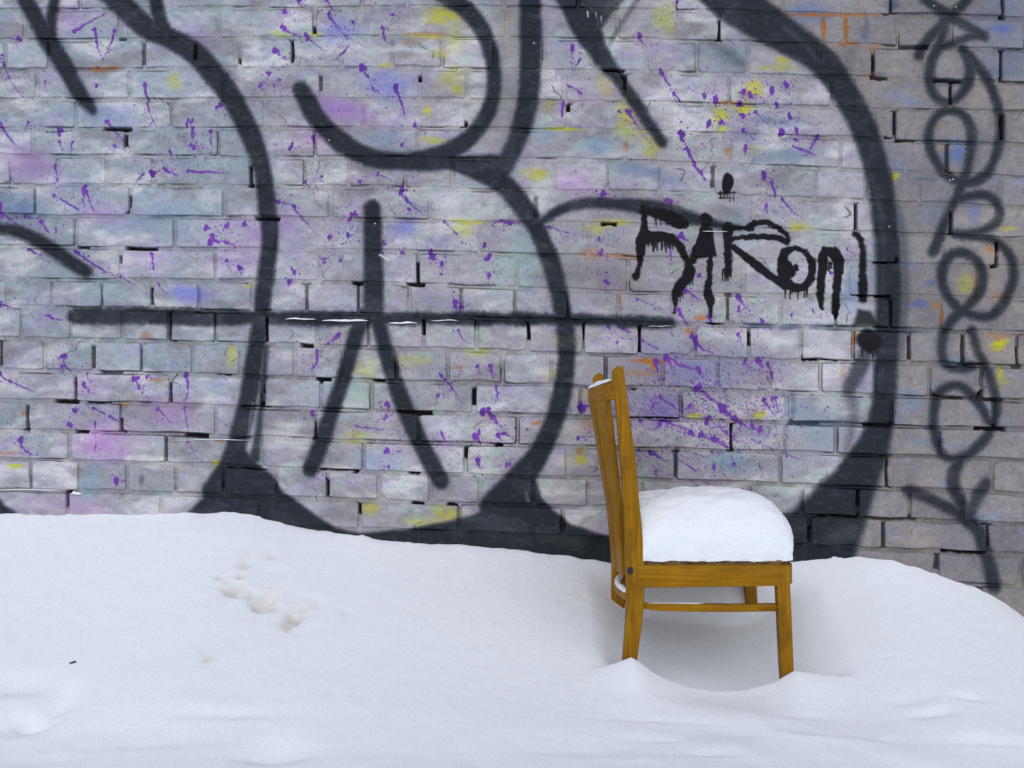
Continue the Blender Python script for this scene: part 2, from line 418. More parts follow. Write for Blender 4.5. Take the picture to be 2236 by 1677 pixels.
    C = [(160, 70, 245, 22, 6, 0), (208, 65, 222, 130, 7, .05), (250, 68, 222, 135, 6, -.05), (0, 125, 58, 225, 5, .05), (318, 186, 342, 285, 8, .06), (0, 272, 50, 332, 6, .04), (232, 266, 300, 340, 7, .02), (128, 285, 135, 330, 9, 0),
         (158, 310, 155, 335, 5, 0), (415, 268, 440, 340, 9, .05), (460, 290, 462, 335, 6, 0), (420, 320, 438, 332, 7, 0), (335, 376, 348, 374, 8, 0), (360, 372, 390, 385, 6, 0), (410, 374, 500, 380, 5, 0), (310, 385, 290, 405, 5, 0), (185, 410, 186, 440, 8, 0),
         (20, 172, 5, 180, 4, 0), (100, 182, 96, 200, 4, 0), (212, 188, 214, 192, 6, 0), (40, 88, 30, 90, 7, 0), (62, 268, 48, 300, 5, 0), (120, 365, 126, 400, 5, 0), (480, 232, 495, 230, 9, 0), (495, 165, 515, 190, 6, 0),
         (0, 452, 5, 480, 13, 0), (2, 465, 50, 500, 6, 0), (187, 420, 182, 450, 6, 0), (192, 422, 213, 475, 5, .04), (120, 428, 176, 462, 5, 0), (50, 472, 95, 480, 6, 0), (88, 485, 108, 510, 6, 0), (122, 505, 128, 490, 5, 0), (168, 552, 262, 608, 9, .04), (60, 545, 95, 560, 5, 0),
         (262, 605, 295, 625, 4, 0), (450, 497, 470, 505, 8, 0), (495, 495, 485, 510, 7, 0), (535, 490, 545, 500, 7, 0), (460, 525, 518, 537, 10, 0), (525, 586, 528, 600, 8, 0), (495, 570, 505, 573, 6, 0), (332, 555, 336, 592, 5, 0), (345, 620, 362, 645, 5, 0),
         (140, 778, 172, 812, 8, .3), (136, 800, 132, 818, 5, 0), (0, 820, 78, 857, 7, .03), (0, 665, 45, 678, 6, 0), (100, 690, 138, 702, 3, 0), (296, 828, 332, 878, 9, .08), (322, 825, 340, 828, 5, 0), (407, 822, 402, 880, 7, -.12), (404, 890, 412, 945, 4, 0), (412, 965, 430, 1004, 4, 0),
         (165, 897, 180, 885, 6, 0), (205, 892, 232, 906, 5, 0), (240, 910, 290, 935, 4, 0), (47, 960, 88, 994, 8, .25), (46, 965, 45, 985, 5, 0), (62, 938, 60, 950, 4, 0), (152, 927, 155, 930, 7, 0), (255, 1050, 258, 1055, 9, 0), (345, 893, 376, 925, 6, 0), (185, 840, 200, 865, 6, 0), (190, 815, 196, 840, 4, 0),
         (209, 925, 210, 985, 3, 0), (250, 320, 255, 322, 5, 0), (370, 330, 378, 355, 4, 0),
         (652, 2, 662, 25, 7, 0), (712, 0, 728, 28, 8, 0), (622, 28, 625, 30, 7, 0), (718, 30, 735, 65, 6, 0), (618, 60, 662, 80, 9, .12), (668, 82, 712, 118, 7, 0), (600, 112, 630, 135, 9, 0), (790, 148, 812, 195, 11, -.05), (815, 195, 835, 210, 5, 0), (861, 192, 884, 258, 9, -.03), (835, 62, 843, 95, 6, 0),
         (858, 34, 870, 38, 5, 0), (585, 165, 580, 185, 6, 0), (598, 190, 600, 205, 5, 0), (568, 190, 582, 212, 6, 0), (636, 322, 642, 325, 7, 0), (682, 300, 692, 335, 6, 0), (877, 316, 878, 322, 6, 0), (772, 50, 774, 62, 5, 0), (905, 275, 925, 285, 6, 0), (610, 178, 606, 188, 4, 0),
         (785, 398, 820, 383, 5, -.1), (822, 383, 866, 402, 5, -.05), (665, 400, 680, 415, 5, 0), (876, 412, 885, 418, 9, 0), (704, 385, 700, 392, 5, 0), (720, 40, 760, 90, 4, 0), (735, 130, 765, 95, 3, 0),
         (606, 441, 640, 450, 8, 0), (642, 455, 700, 520, 6, .03), (720, 522, 726, 520, 6, 0), (873, 424, 930, 474, 7, .03), (893, 458, 895, 470, 5, 0), (770, 466, 790, 478, 9, 0), (762, 480, 762, 490, 6, 0), (760, 515, 765, 522, 7, 0), (836, 530, 838, 535, 6, 0), (878, 553, 882, 560, 6, 0),
         (708, 568, 704, 575, 6, 0), (744, 571, 746, 574, 5, 0), (640, 595, 645, 605, 7, 0), (632, 618, 630, 630, 7, 0), (940, 562, 955, 570, 11, 0), (962, 575, 965, 590, 6, 0), (1064, 561, 1068, 566, 9, 0), (1066, 600, 1066, 625, 6, 0), (1112, 487, 1062, 512, 6, .25), (1112, 487, 1140, 488, 5, 0),
         (1058, 535, 1060, 540, 7, 0), (994, 662, 996, 680, 9, 0), (1006, 670, 1005, 680, 8, 0), (738, 735, 700, 762, 9, 0), (692, 768, 690, 800, 6, -.05), (684, 800, 680, 815, 5, 0), (1000, 722, 1012, 748, 5, 0), (970, 485, 1005, 520, 4, 0), (962, 820, 985, 845, 7, 0), (985, 845, 1008, 880, 4, 0), (1042, 800, 1045, 820, 5, 0), (1070, 800, 1075, 830, 5, 0),
         (846, 885, 838, 905, 9, -.15), (842, 910, 836, 925, 6, 0), (845, 985, 847, 990, 9, 0), (848, 1020, 850, 1023, 6, 0), (780, 933, 845, 940, 5, 0), (682, 903, 684, 915, 6, 0), (957, 862, 958, 872, 6, 0), (1083, 848, 1086, 875, 6, 0), (1058, 895, 1110, 945, 11, .03), (1042, 950, 1050, 978, 11, 0), (1085, 950, 1098, 968, 7, 0),
         (1044, 1010, 1048, 1028, 8, 0), (1110, 1015, 1125, 1030, 7, 0), (965, 948, 978, 975, 5, 0), (945, 960, 990, 975, 3, 0), (1098, 945, 1130, 965, 6, 0), (712, 1045, 714, 1050, 5, 0),
         (1250, 107, 1247, 135, 9, 0), (1265, 130, 1250, 160, 5, 0), (1240, 190, 1272, 213, 4, -.1), (1228, 225, 1225, 262, 6, 0), (1395, 76, 1410, 102, 8, .2), (1477, 5, 1478, 40, 5, 0), (1442, 158, 1470, 205, 6, 0), (1470, 205, 1505, 250, 5, 0), (1545, 272, 1552, 275, 8, 0), (1370, 246, 1385, 268, 7, 0), (1385, 268, 1428, 330, 4, 0), (1350, 246, 1368, 244, 5, 0),
         (1486, 296, 1495, 320, 10, 0), (1498, 325, 1518, 362, 6, 0), (1515, 362, 1545, 400, 4, 0), (1560, 220, 1562, 235, 9, 0), (1620, 204, 1622, 210, 10, 0), (1638, 212, 1642, 218, 8, 0), (1615, 228, 1625, 235, 8, 0), (1620, 252, 1628, 262, 8, 0), (1648, 245, 1680, 278, 5, 0), (1626, 325, 1628, 340, 9, 0), (1577, 270, 1580, 272, 8, 0), (1622, 285, 1634, 295, 7, 0), (1535, 212, 1538, 216, 6, 0),
         (1685, 198, 1684, 205, 9, 0), (1714, 187, 1718, 188, 8, 0), (1692, 228, 1698, 230, 7, 0), (1722, 252, 1724, 258, 8, 0), (1704, 288, 1705, 292, 9, 0), (1737, 288, 1738, 292, 7, 0), (1785, 298, 1768, 326, 6, 0), (1668, 385, 1684, 398, 9, 0), (1684, 400, 1692, 430, 5, 0), (1706, 435, 1750, 480, 5, .03), (1736, 305, 1734, 312, 5, 0), (1730, 320, 1790, 345, 3, 0),
         (1198, 498, 1262, 516, 5, 0), (1310, 428, 1335, 425, 9, 0), (1320, 435, 1350, 440, 4, 0), (1460, 442, 1466, 448, 10, 0), (1457, 480, 1462, 500, 9, 0), (1310, 555, 1314, 565, 7, 0), (1322, 615, 1324, 628, 6, 0), (1323, 594, 1324, 598, 4, 0), (1485, 518, 1500, 530, 9, 0), (1460, 535, 1465, 575, 5, 0), (1308, 522, 1312, 530, 5, 0), (1672, 450, 1674, 475, 6, 0), (1525, 602, 1527, 608, 5, 0),
         (1495, 635, 1535, 660, 8, 0), (1482, 680, 1500, 710, 9, 0), (1612, 652, 1636, 680, 9, .1), (1612, 675, 1618, 690, 6, 0), (1390, 655, 1450, 678, 4, 0), (1350, 715, 1378, 730, 7, 0), (1328, 715, 1332, 730, 6, 0), (1512, 738, 1572, 772, 8, .18), (1514, 740, 1520, 772, 8, 0), (1610, 730, 1622, 765, 5, 0), (1452, 776, 1530, 808, 9, .1), (1455, 780, 1470, 830, 8, -.05), (1432, 790, 1434, 830, 10, 0), (1526, 812, 1532, 825, 9, 0),
         (1402, 745, 1440, 765, 4, 0), (1545, 690, 1560, 720, 5, 0), (1655, 790, 1664, 815, 9, 0), (1675, 795, 1690, 840, 7, 0), (1625, 790, 1640, 815, 6, 0), (1346, 750, 1350, 770, 4, 0), (1660, 700, 1668, 712, 6, 0),
         (1530, 855, 1572, 888, 10, 0), (1575, 890, 1605, 920, 13, 0), (1600, 915, 1635, 938, 8, 0), (1640, 930, 1665, 948, 6, 0), (1446, 918, 1508, 944, 8, 0), (1505, 945, 1508, 948, 9, 0), (1440, 925, 1425, 945, 7, 0), (1395, 915, 1400, 930, 6, 0), (1545, 920, 1550, 935, 8, 0), (1530, 950, 1545, 960, 8, 0), (1560, 960, 1590, 980, 9, 0), (1585, 945, 1600, 965, 6, 0),
         (1440, 870, 1480, 895, 6, 0), (1425, 885, 1415, 905, 6, 0), (1505, 888, 1508, 892, 7, 0), (1665, 875, 1692, 915, 7, 0), (1685, 870, 1688, 895, 6, 0), (1655, 935, 1665, 945, 8, 0), (1268, 890, 1290, 888, 11, 0), (1262, 955, 1310, 954, 5, 0), (1420, 990, 1465, 1015, 7, 0), (1395, 985, 1415, 1000, 5, 0), (1558, 1018, 1560, 1035, 7, 0), (1430, 1030, 1435, 1040, 5, 0), (1600, 1015, 1605, 1022, 5, 0), (1480, 1005, 1520, 1030, 3, 0),
         (1715, 995, 1760, 1005, 4, 0), (1690, 870, 1700, 905, 5, 0), (1640, 960, 1690, 985, 3, 0), (1775, 680, 1782, 695, 4, 0), (1725, 690, 1728, 694, 4, 0), (1848, 545, 1868, 560, 4, 0), (1812, 598, 1814, 606, 5, 0)]
    for c in C:
        comet(pur, *c[:4], r=c[4], bend=c[5], drops=9)
    for _ in range(2600):                    # fine spatter, clustered
        cx, cy = C[random.randrange(len(C))][:2]
        s = random.choice((18, 35, 70))
        x, y = random.gauss(cx, s), random.gauss(cy, s)
        blob(pur, x, y, random.uniform(.55, 1.5), random.uniform(.7, 2.6), soft=.35, alpha=random.uniform(.4, .9), rough=.2)
    for _ in range(5200):                    # slanted flecks
        c = C[random.randrange(len(C))]; t = random.uniform(-.3, 1.3); s = random.choice((9, 16, 30, 55))
        x, y = c[0] + (c[2] - c[0]) * t + random.gauss(0, s), c[1] + (c[3] - c[1]) * t + random.gauss(0, s)
        w = random.uniform(.5, 1.25)
        blob(pur, x, y, w, w * random.uniform(1.2, 3.6), soft=.4, alpha=random.uniform(.5, .95), rough=.3, ang=random.gauss(-.6, .3))
    for _ in range(900):                     # the dense spray behind the chair back
        x, y = random.gauss(1530, 105), random.gauss(900, 62)
        w = random.uniform(.7, 1.7)
        blob(pur, x, y, w, w * random.uniform(1.2, 4.0), soft=.35, alpha=random.uniform(.6, .95), rough=.4, ang=random.gauss(-.75, .25))
    pv = vnoise(TH, TW, 30, 30, 71, 2)[..., None]
    pc = np.array((92, 54, 152), np.float32) * (1 - pv) + np.array((136, 68, 172), np.float32) * pv
    keep = 1 - sstep(.6, 1.0, zone - wedge) * .97
    img = img * (1 - (pur * keep)[..., None]) + pc * (pur * keep)[..., None]

    # ---- dark outline of the big letters
    blk = Z(); D = lambda *a, **k: stroke(blk, *a, **dict(dict(soft=8, haze=.2, wob=1.8), **k))
    D([(35, -60, 40), (56, 0, 36), (100, 80, 40), (144, 152, 40), (172, 203, 36), (202, 242, 22)])
    D([(128, -50, 28), (120, 0, 25), (112, 40, 25), (112, 92, 26)])
    D([(215, -40, 62), (255, 0, 52), (310, 55, 50), (365, 82, 48), (425, 118, 52), (480, 180, 50), (530, 260, 46), (566, 350, 42), (584, 450, 41), (588, 530, 39), (580, 610, 38), (570, 690, 37), (560, 760, 40), (546, 850, 42), (526, 940, 44), (505, 1010, 50), (470, 1075, 60)])
    D([(348, -40, 30), (341, 0, 29), (350, 50, 33), (372, 90, 40)])
    D([(580, 760, 16), (574, 850, 14), (566, 930, 14), (556, 1000, 26)], alpha=.9)
    D([(925, -40, 40), (965, -10, 38), (1012, 18, 38), (1052, 68, 36), (1074, 130, 34), (1077, 200, 34), (1057, 262, 36), (1012, 313, 40), (950, 343, 42), (880, 353, 40), (808, 345, 42), (748, 315, 46), (698, 268, 44), (668, 218, 42), (656, 196, 38)])
    D([(800, 352, 30), (900, 360, 30), (1000, 356, 30), (1090, 356, 36)])
    D([(1158, -40, 50), (1157, 0, 49), (1158, 100, 49), (1154, 200, 48), (1140, 273, 44), (1115, 335, 42), (1092, 375, 44)])
    D([(930, 348, 26), (1005, 362, 36), (1090, 398, 46), (1142, 455, 44), (1178, 515, 40), (1206, 586, 40), (1225, 667, 39), (1236, 758, 40), (1230, 839, 40), (1209, 920, 42), (1176, 990, 46), (1130, 1050, 60), (1080, 1110, 70)])
    D([(165, 690, 36), (303, 692, 38), (566, 696, 32), (808, 697, 30), (1010, 697, 30), (1213, 698, 28), (1400, 704, 26), (1462, 705, 18)], wob=4)
    D([(811, 456, 40), (814, 550, 41), (816, 690, 46)])
    D([(796, 690, 36), (778, 730, 34), (750, 828, 34), (722, 905, 34), (696, 980, 36), (678, 1024, 36)])
    D([(822, 690, 36), (830, 720, 34), (859, 825, 37), (889, 901, 38), (922, 977, 38), (962, 1050, 38)])
    D([(1215, -50, 60), (1255, 10, 66), (1278, 60, 62), (1312, 125, 40), (1348, 172, 31), (1381, 218, 27), (1414, 268, 26), (1444, 312, 24)], alpha=.98)
    polyfill(blk, [(1215, -30), (1250, 30), (1268, 88), (1300, 92), (1318, 40), (1350, -30)], soft=12, alpha=.93)
    D([(1300, 62, 30), (1322, 28, 28), (1352, -10, 30)], alpha=.85)
    D([(1330, 98, 8), (1350, 62, 11), (1398, -10, 14)], alpha=.5, haze=.1)
    D([(1550, 90, 12), (1585, 115, 24), (1622, 147, 18)], alpha=.34, haze=.08, soft=14)
    D([(1560, -40, 110), (1610, 10, 100), (1700, 72, 78), (1780, 124, 66), (1830, 182, 60), (1880, 273, 56), (1914, 374, 54), (1930, 475, 54), (1938, 566, 54), (1940, 657, 56), (1934, 758, 52), (1930, 840, 50), (1924, 910, 52), (1903, 975, 68), (1870, 1040, 90)], soft=9)
    D([(1948, 440, 20), (1966, 520, 24), (1972, 620, 24), (1966, 700, 24), (1958, 780, 20)], alpha=.5, haze=.1, soft=10)
    D([(1660, 10, 18), (1712, 60, 16), (1760, 100, 14)], alpha=.9)
    polyfill(blk, [(1905, 885), (1885, 945), (1860, 976), (1830, 1021), (1800, 1048), (1762, 1084), (1726, 1117), (1660, 1150), (1640, 1330), (1858, 1330), (1866, 1211), (1880, 1171), (1890, 1141), (1902, 1096), (1917, 1051), (1938, 976), (1952, 885)], soft=11)
    polyfill(blk, [(402, 1126), (451, 1083), (481, 1033), (500, 975), (522, 960), (548, 1000), (575, 1025), (593, 1035), (623, 1078), (661, 1104), (702, 1134), (732, 1154), (788, 1164), (889, 1158), (940, 1147), (1003, 1132), (1054, 1116), (1092, 1091), (1120, 1058), (1148, 1035),
                   (1160, 1030), (1172, 1058), (1182, 1088), (1204, 1114), (1245, 1146), (1330, 1172), (1480, 1200), (1700, 1190), (1700, 1400), (700, 1400), (380, 1300)], soft=6)
    polyfill(blk, [(-80, 1010), (-20, 1050), (0, 1086), (15, 1104), (44, 1124), (60, 1180), (-120, 1200)], soft=7)
    D([(-60, 500, 26), (0, 501, 26), (40, 507, 28), (89, 529, 32), (139, 562, 32), (188, 594, 28)])
    D([(1894, 760, 34), (1872, 810, 36), (1851, 850, 32)], alpha=.72, soft=10)
    D([(1851, 850, 26), (1862, 900, 20), (1852, 960, 16), (1835, 1010, 14)], alpha=.33, haze=0, soft=10)
    D([(1150, 1075, 10), (1160, 1092, 8)], alpha=.0)
    # the thin arc that runs into the word
    D([(1180, 486, 16), (1221, 460, 22), (1272, 446, 24), (1322, 445, 26), (1373, 449, 30), (1424, 455, 34), (1474, 468, 34), (1525, 482, 24), (1576, 494, 16), (1616, 498, 9)])
    # the vertical tag near the right edge
    T = lambda pts, w, **k: D([(x, y, w) for x, y in pts], soft=8, haze=.16, alpha=.93, **k)
    T([(1990, -30), (2013, 0), (2051, 24), (2081, 43), (2119, 64), (2146, 80)], 22)
    T([(2130, -30), (2111, 0), (2081, 30), (2056, 54), (2030, 82), (2012, 104), (2004, 122)], 22)
    T([(2148, 84), (2125, 80), (2100, 88), (2070, 98), (2043, 109)], 18)
    T([(2060, 60), (2050, 100), (2033, 132), (2028, 165), (2032, 197), (2048, 220), (2073, 225), (2101, 203), (2114, 175), (2116, 147), (2101, 109)], 21)
    T([(2100, 108), (2137, 152), (2157, 182), (2172, 220), (2181, 258), (2181, 304), (2172, 342), (2152, 380), (2127, 397), (2101, 400), (2071, 387), (2043, 354), (2028, 316), (2028, 284), (2041, 258), (2066, 243), (2096, 248), (2114, 273), (2120, 304),
       (2116, 342), (2109, 372), (2096, 408), (2081, 445), (2063, 483), (2048, 521), (2036, 550)], 21)
    T([(2088, 436), (2127, 428), (2157, 430), (2178, 450), (2180, 476), (2162, 496), (2137, 507), (2106, 513), (2085, 511)], 20)
    T([(2100, 514), (2135, 518), (2165, 524), (2190, 542), (2207, 570), (2211, 600), (2203, 635), (2185, 671), (2157, 692), (2132, 692), (2101, 681), (2073, 655), (2057, 623), (2056, 592), (2068, 564), (2094, 552), (2122, 562), (2142, 587), (2144, 615), (2134, 643),
       (2114, 666), (2089, 688), (2073, 706), (2058, 736), (2053, 769), (2064, 797), (2090, 806), (2120, 800)], 21)
    T([(2120, 722), (2130, 762), (2146, 795), (2158, 825), (2168, 855), (2173, 885), (2170, 915), (2158, 945), (2128, 979), (2095, 1000), (2065, 1000), (2044, 976), (2036, 939), (2036, 900), (2045, 864), (2065, 846), (2089, 842), (2110, 855), (2137, 885), (2156, 921)], 20)
    D([(2095, 1000, 24), (2080, 1033, 27), (2080, 1063, 27), (2098, 1102, 28), (2113, 1135, 32), (2134, 1159, 32), (2146, 1196, 29), (2158, 1238, 30), (2168, 1280, 32)], soft=9, alpha=.94)
    D([(1984, 1074, 30), (2007, 1081, 26), (2053, 1102, 25), (2098, 1126, 28), (2116, 1144, 30)], soft=9, alpha=.93)
    D([(2148, 1058, 26), (2132, 1085, 24), (2113, 1126, 30)], soft=9, alpha=.88)
    sp = vnoise(TH, TW, 2.2, 2.2, 82)         # overspray specks round the lines, thin patches within
    fringe = sstep(.04, .3, blk) * (1 - sstep(.55, .95, blk))
    blk = np.clip(blk + fringe * (sstep(.62, .85, sp) * .16 - sstep(.3, .1, sp) * .08), 0, 1)
    thin = sstep(.52, .8, vnoise(TH, TW, 26, 70, 83, 3)) * .13 + sstep(.55, .8, vnoise(TH, TW, 5, 9, 84, 2)) * .10
    img = lerp(img, (43, 47, 54), np.clip(blk * (.985 - thin), 0, 1))
    # thinner passes inside the dark paint
    th = Z()
    stroke(th, [(600, 1130, 26), (690, 1165, 22)], soft=18, alpha=.22)
    stroke(th, [(1180, 1165, 18), (1260, 1185, 22)], soft=18, alpha=.3)
    stroke(th, [(1960, 420, 10), (1975, 560, 14), (1968, 720, 14)], soft=10, alpha=.3)
    stroke(th, [(1890, 350, 6), (1925, 480, 8), (1925, 640, 6)], soft=7, alpha=.2)
    stroke(th, [(1712, 62, 8), (1745, 90, 12), (1790, 138, 6)], soft=8, alpha=.3)
    stroke(th, [(1820, 1180, 30), (1850, 1160, 34)], soft=20, alpha=.25)
    stroke(th, [(1060, 1150, 30), (1130, 1165, 40)], soft=22, alpha=.25)
    stroke(th, [(552, 880, 7), (545, 930, 8), (538, 972, 5)], soft=3, alpha=.75)
    stroke(th, [(1148, 1078, 7), (1152, 1094, 6)], soft=3, alpha=.6)
    img = lerp(img, (118, 116, 120), th)

    # ---- the dripping word: R A K O N !
    ink = Z(); K = lambda p, **k: stroke(ink, [(x_, y_, w_ * .88) for x_, y_, w_ in p], **dict(dict(soft=2.2, haze=0, wob=4.5), **k))
    K([(1404, 452, 16), (1407, 496, 17), (1398, 534, 17), (1395, 572, 16), (1391, 602, 17), (1388, 606, 22)])
    K([(1406, 462, 18), (1440, 468, 30), (1478, 484, 30), (1494, 492, 18)])
    K([(1408, 518, 24), (1436, 516, 26), (1462, 520, 20), (1482, 538, 19), (1494, 558, 18), (1502, 574, 20), (1504, 592, 26), (1496, 612, 28), (1480, 630, 28), (1473, 652, 22), (1472, 684, 9)])
    K([(1538, 478, 24), (1541, 486, 26), (1534, 506, 22), (1522, 541, 22), (1508, 572, 22)])
    polyfill(ink, [(1528, 498), (1554, 498), (1566, 562), (1520, 566)], soft=2.5)
    K([(1551, 555, 18), (1548, 597, 16), (1545, 635, 17), (1548, 652, 24), (1550, 668, 12), (1551, 690, 4)])
    K([(1588, 500, 26), (1588, 541, 28), (1589, 566, 26), (1587, 592, 22), (1586, 600, 14)])
    K([(1594, 524, 19), (1626, 519, 17), (1664, 518, 18), (1704, 524, 20), (1716, 530, 18)])
    K([(1584, 500, 14), (1612, 499, 10), (1640, 500, 12)]); K([(1700, 502, 13), (1716, 512, 14), (1718, 526, 16)])
    K([(1634, 499, 18), (1648, 489, 17), (1676, 488, 16), (1700, 500, 15)])
    K([(1600, 541, 20), (1634, 567, 20), (1664, 592, 19), (1694, 612, 20), (1712, 624, 22)], wob=2)
    K([(1737, 543, 22), (1712, 553, 28), (1706, 580, 30), (1708, 606, 28), (1728, 628, 20), (1752, 628, 19), (1768, 608, 18), (1772, 582, 18), (1760, 556, 20), (1737, 543, 22)], wob=5)
    blob(ink, 1716, 592, 19, 22, soft=.15, rough=.4); blob(ink, 1736, 586, 7, 8, soft=.2, rough=.5)
    K([(1797, 545, 14), (1796, 570, 18), (1792, 600, 16), (1790, 640, 15), (1790, 666, 17), (1792, 676, 10)])
    K([(1800, 550, 16), (1818, 553, 26), (1830, 572, 20), (1828, 610, 16), (1824, 648, 15), (1822, 672, 20), (1823, 700, 5)])
    K([(1868, 512, 13), (1878, 528, 16), (1881, 552, 16), (1882, 590, 15), (1882, 625, 16), (1883, 654, 16)], soft=4)
    polyfill(ink, [(1872, 676), (1900, 682), (1918, 712), (1862, 712)], soft=5, alpha=.8)
    blob(ink, 1895, 745, 26, 28, soft=.25, rough=.35, alpha=.97)
    blob(ink, 1587, 402, 13, 24, soft=.16, rough=.25)
    for x in (1572, 1579, 1586, 1592, 1600):
        K([(x, 420, 3.0), (x + 1, 432 + random.uniform(0, 12), 2.2)], wob=1)
    K([(1568, 424, 3), (1604, 422, 3)], wob=1); K([(1570, 434, 2.5), (1600, 434, 2.5)], wob=1)
    for x0, x1, y in ((1410, 1436, 524), (1420, 1490, 472), (1440, 1470, 528), (1492, 1512, 600), (1466, 1490, 640), (1576, 1600, 590), (1712, 1765, 628), (1805, 1840, 575), (1875, 1912, 765)):
        for _ in range(9):                   # short runs of wet paint
            x = random.uniform(x0, x1); K([(x, y, 4.5), (x + random.uniform(-1, 1), y + random.uniform(8, 26), 2.0)], wob=1, soft=1.6)
    img = lerp(img, (26, 25, 27), ink * .97)
    # ---- tiny white flecks and scuffs
    wf = Z()
    for x, y in ((1281, 26), (1300, 30), (1311, 38)):
        stroke(wf, [(x, y, 3), (x + 2, y + 14, 3)], soft=2, wob=2)
    for x, y in ((1940, 496), (2036, 16), (2084, 18), (2072, 395), (1165, 95), (1570, 0), (718, 308), (818, 489), (2079, 393), (1450, 430)):
        blob(wf, x, y, 2.2, 2.2, soft=.4)
    for _ in range(130):
        x, y = random.uniform(0, 2236), random.uniform(0, 1250)
        blob(wf, x, y, random.uniform(.6, 1.1), None, soft=.5, alpha=random.uniform(.4, .9))
    stroke(wf, [(829, 558, 5), (848, 569, 4)], soft=1.5, wob=2)
    stroke(wf, [(818, 490, 2), (815, 520, 1.5)], soft=1, alpha=.6)
    img = lerp(img, (205, 205, 212), wf * .9)
    kf = Z()                                 # pinholes and dark specks
    for _ in range(900):
        blob(kf, random.uniform(-100, 2330), random.uniform(-150, 1250), random.uniform(.6, 1.6), random.uniform(.6, 2.0), soft=.4, alpha=random.uniform(.4, .95), rough=.4)
    img = lerp(img, (42, 40, 46), kf * .85)
    # hairline cracks and cement smears
    cr = Z()
    for _ in range(120):
        x, y = random.uniform(0, 2236), random.uniform(0, 1230)
        pts = [(x, y, 1.2)]
        for _ in range(random.randint(2, 5)):
            x += random.gauss(0, 8); y += random.uniform(3, 12); pts.append((x, y, random.uniform(.7, 1.5)))
        stroke(cr, pts, soft=.8, alpha=random.uniform(.35, .8), wob=1.5)
    img = lerp(img, (66, 62, 66), cr * .75)
    return np.clip(img, 0, 255)


PAINT = make_paint()
paint_img = bpy.data.images.new('wall_paint', TW, TH, alpha=False)
buf = np.ones((TH, TW, 4), np.float32)
buf[..., :3] = PAINT / 255.0
paint_img.pixels.foreach_set(buf.reshape(-1))
paint_img.update()
paint_img.pack()


# ------------------------------------------------------------------ materials
def new_mat(name):
    mt = bpy.data.materials.new(name)
    mt.use_nodes = True
    nt = mt.node_tree
    b = nt.nodes['Principled BSDF']
    return mt, nt, b


def node(nt, kind, **kw):
    n = nt.nodes.new(kind)
    for k, v in kw.items():
        if hasattr(n, k):
            setattr(n, k, v)
        else:
            n.inputs[k].default_value = v
    return n


def mixc(nt, a, b, fac, blend='MIX'):
    n = nt.nodes.new('ShaderNodeMix'); n.data_type = 'RGBA'; n.blend_type = blend
    for s, v in ((0, fac), (6, a), (7, b)):
        if isinstance(v, bpy.types.NodeSocket):
            nt.links.new(v, n.inputs[s])
        else:
            n.inputs[s].default_value = v if s == 0 else (*v, 1)
    return n.outputs[2]


def ramp(nt, src, a, b):
    n = node(nt, 'ShaderNodeMapRange'); n.inputs[1].default_value = a; n.inputs[2].default_value = b
    nt.links.new(src, n.inputs[0])
    return n.outputs[0]


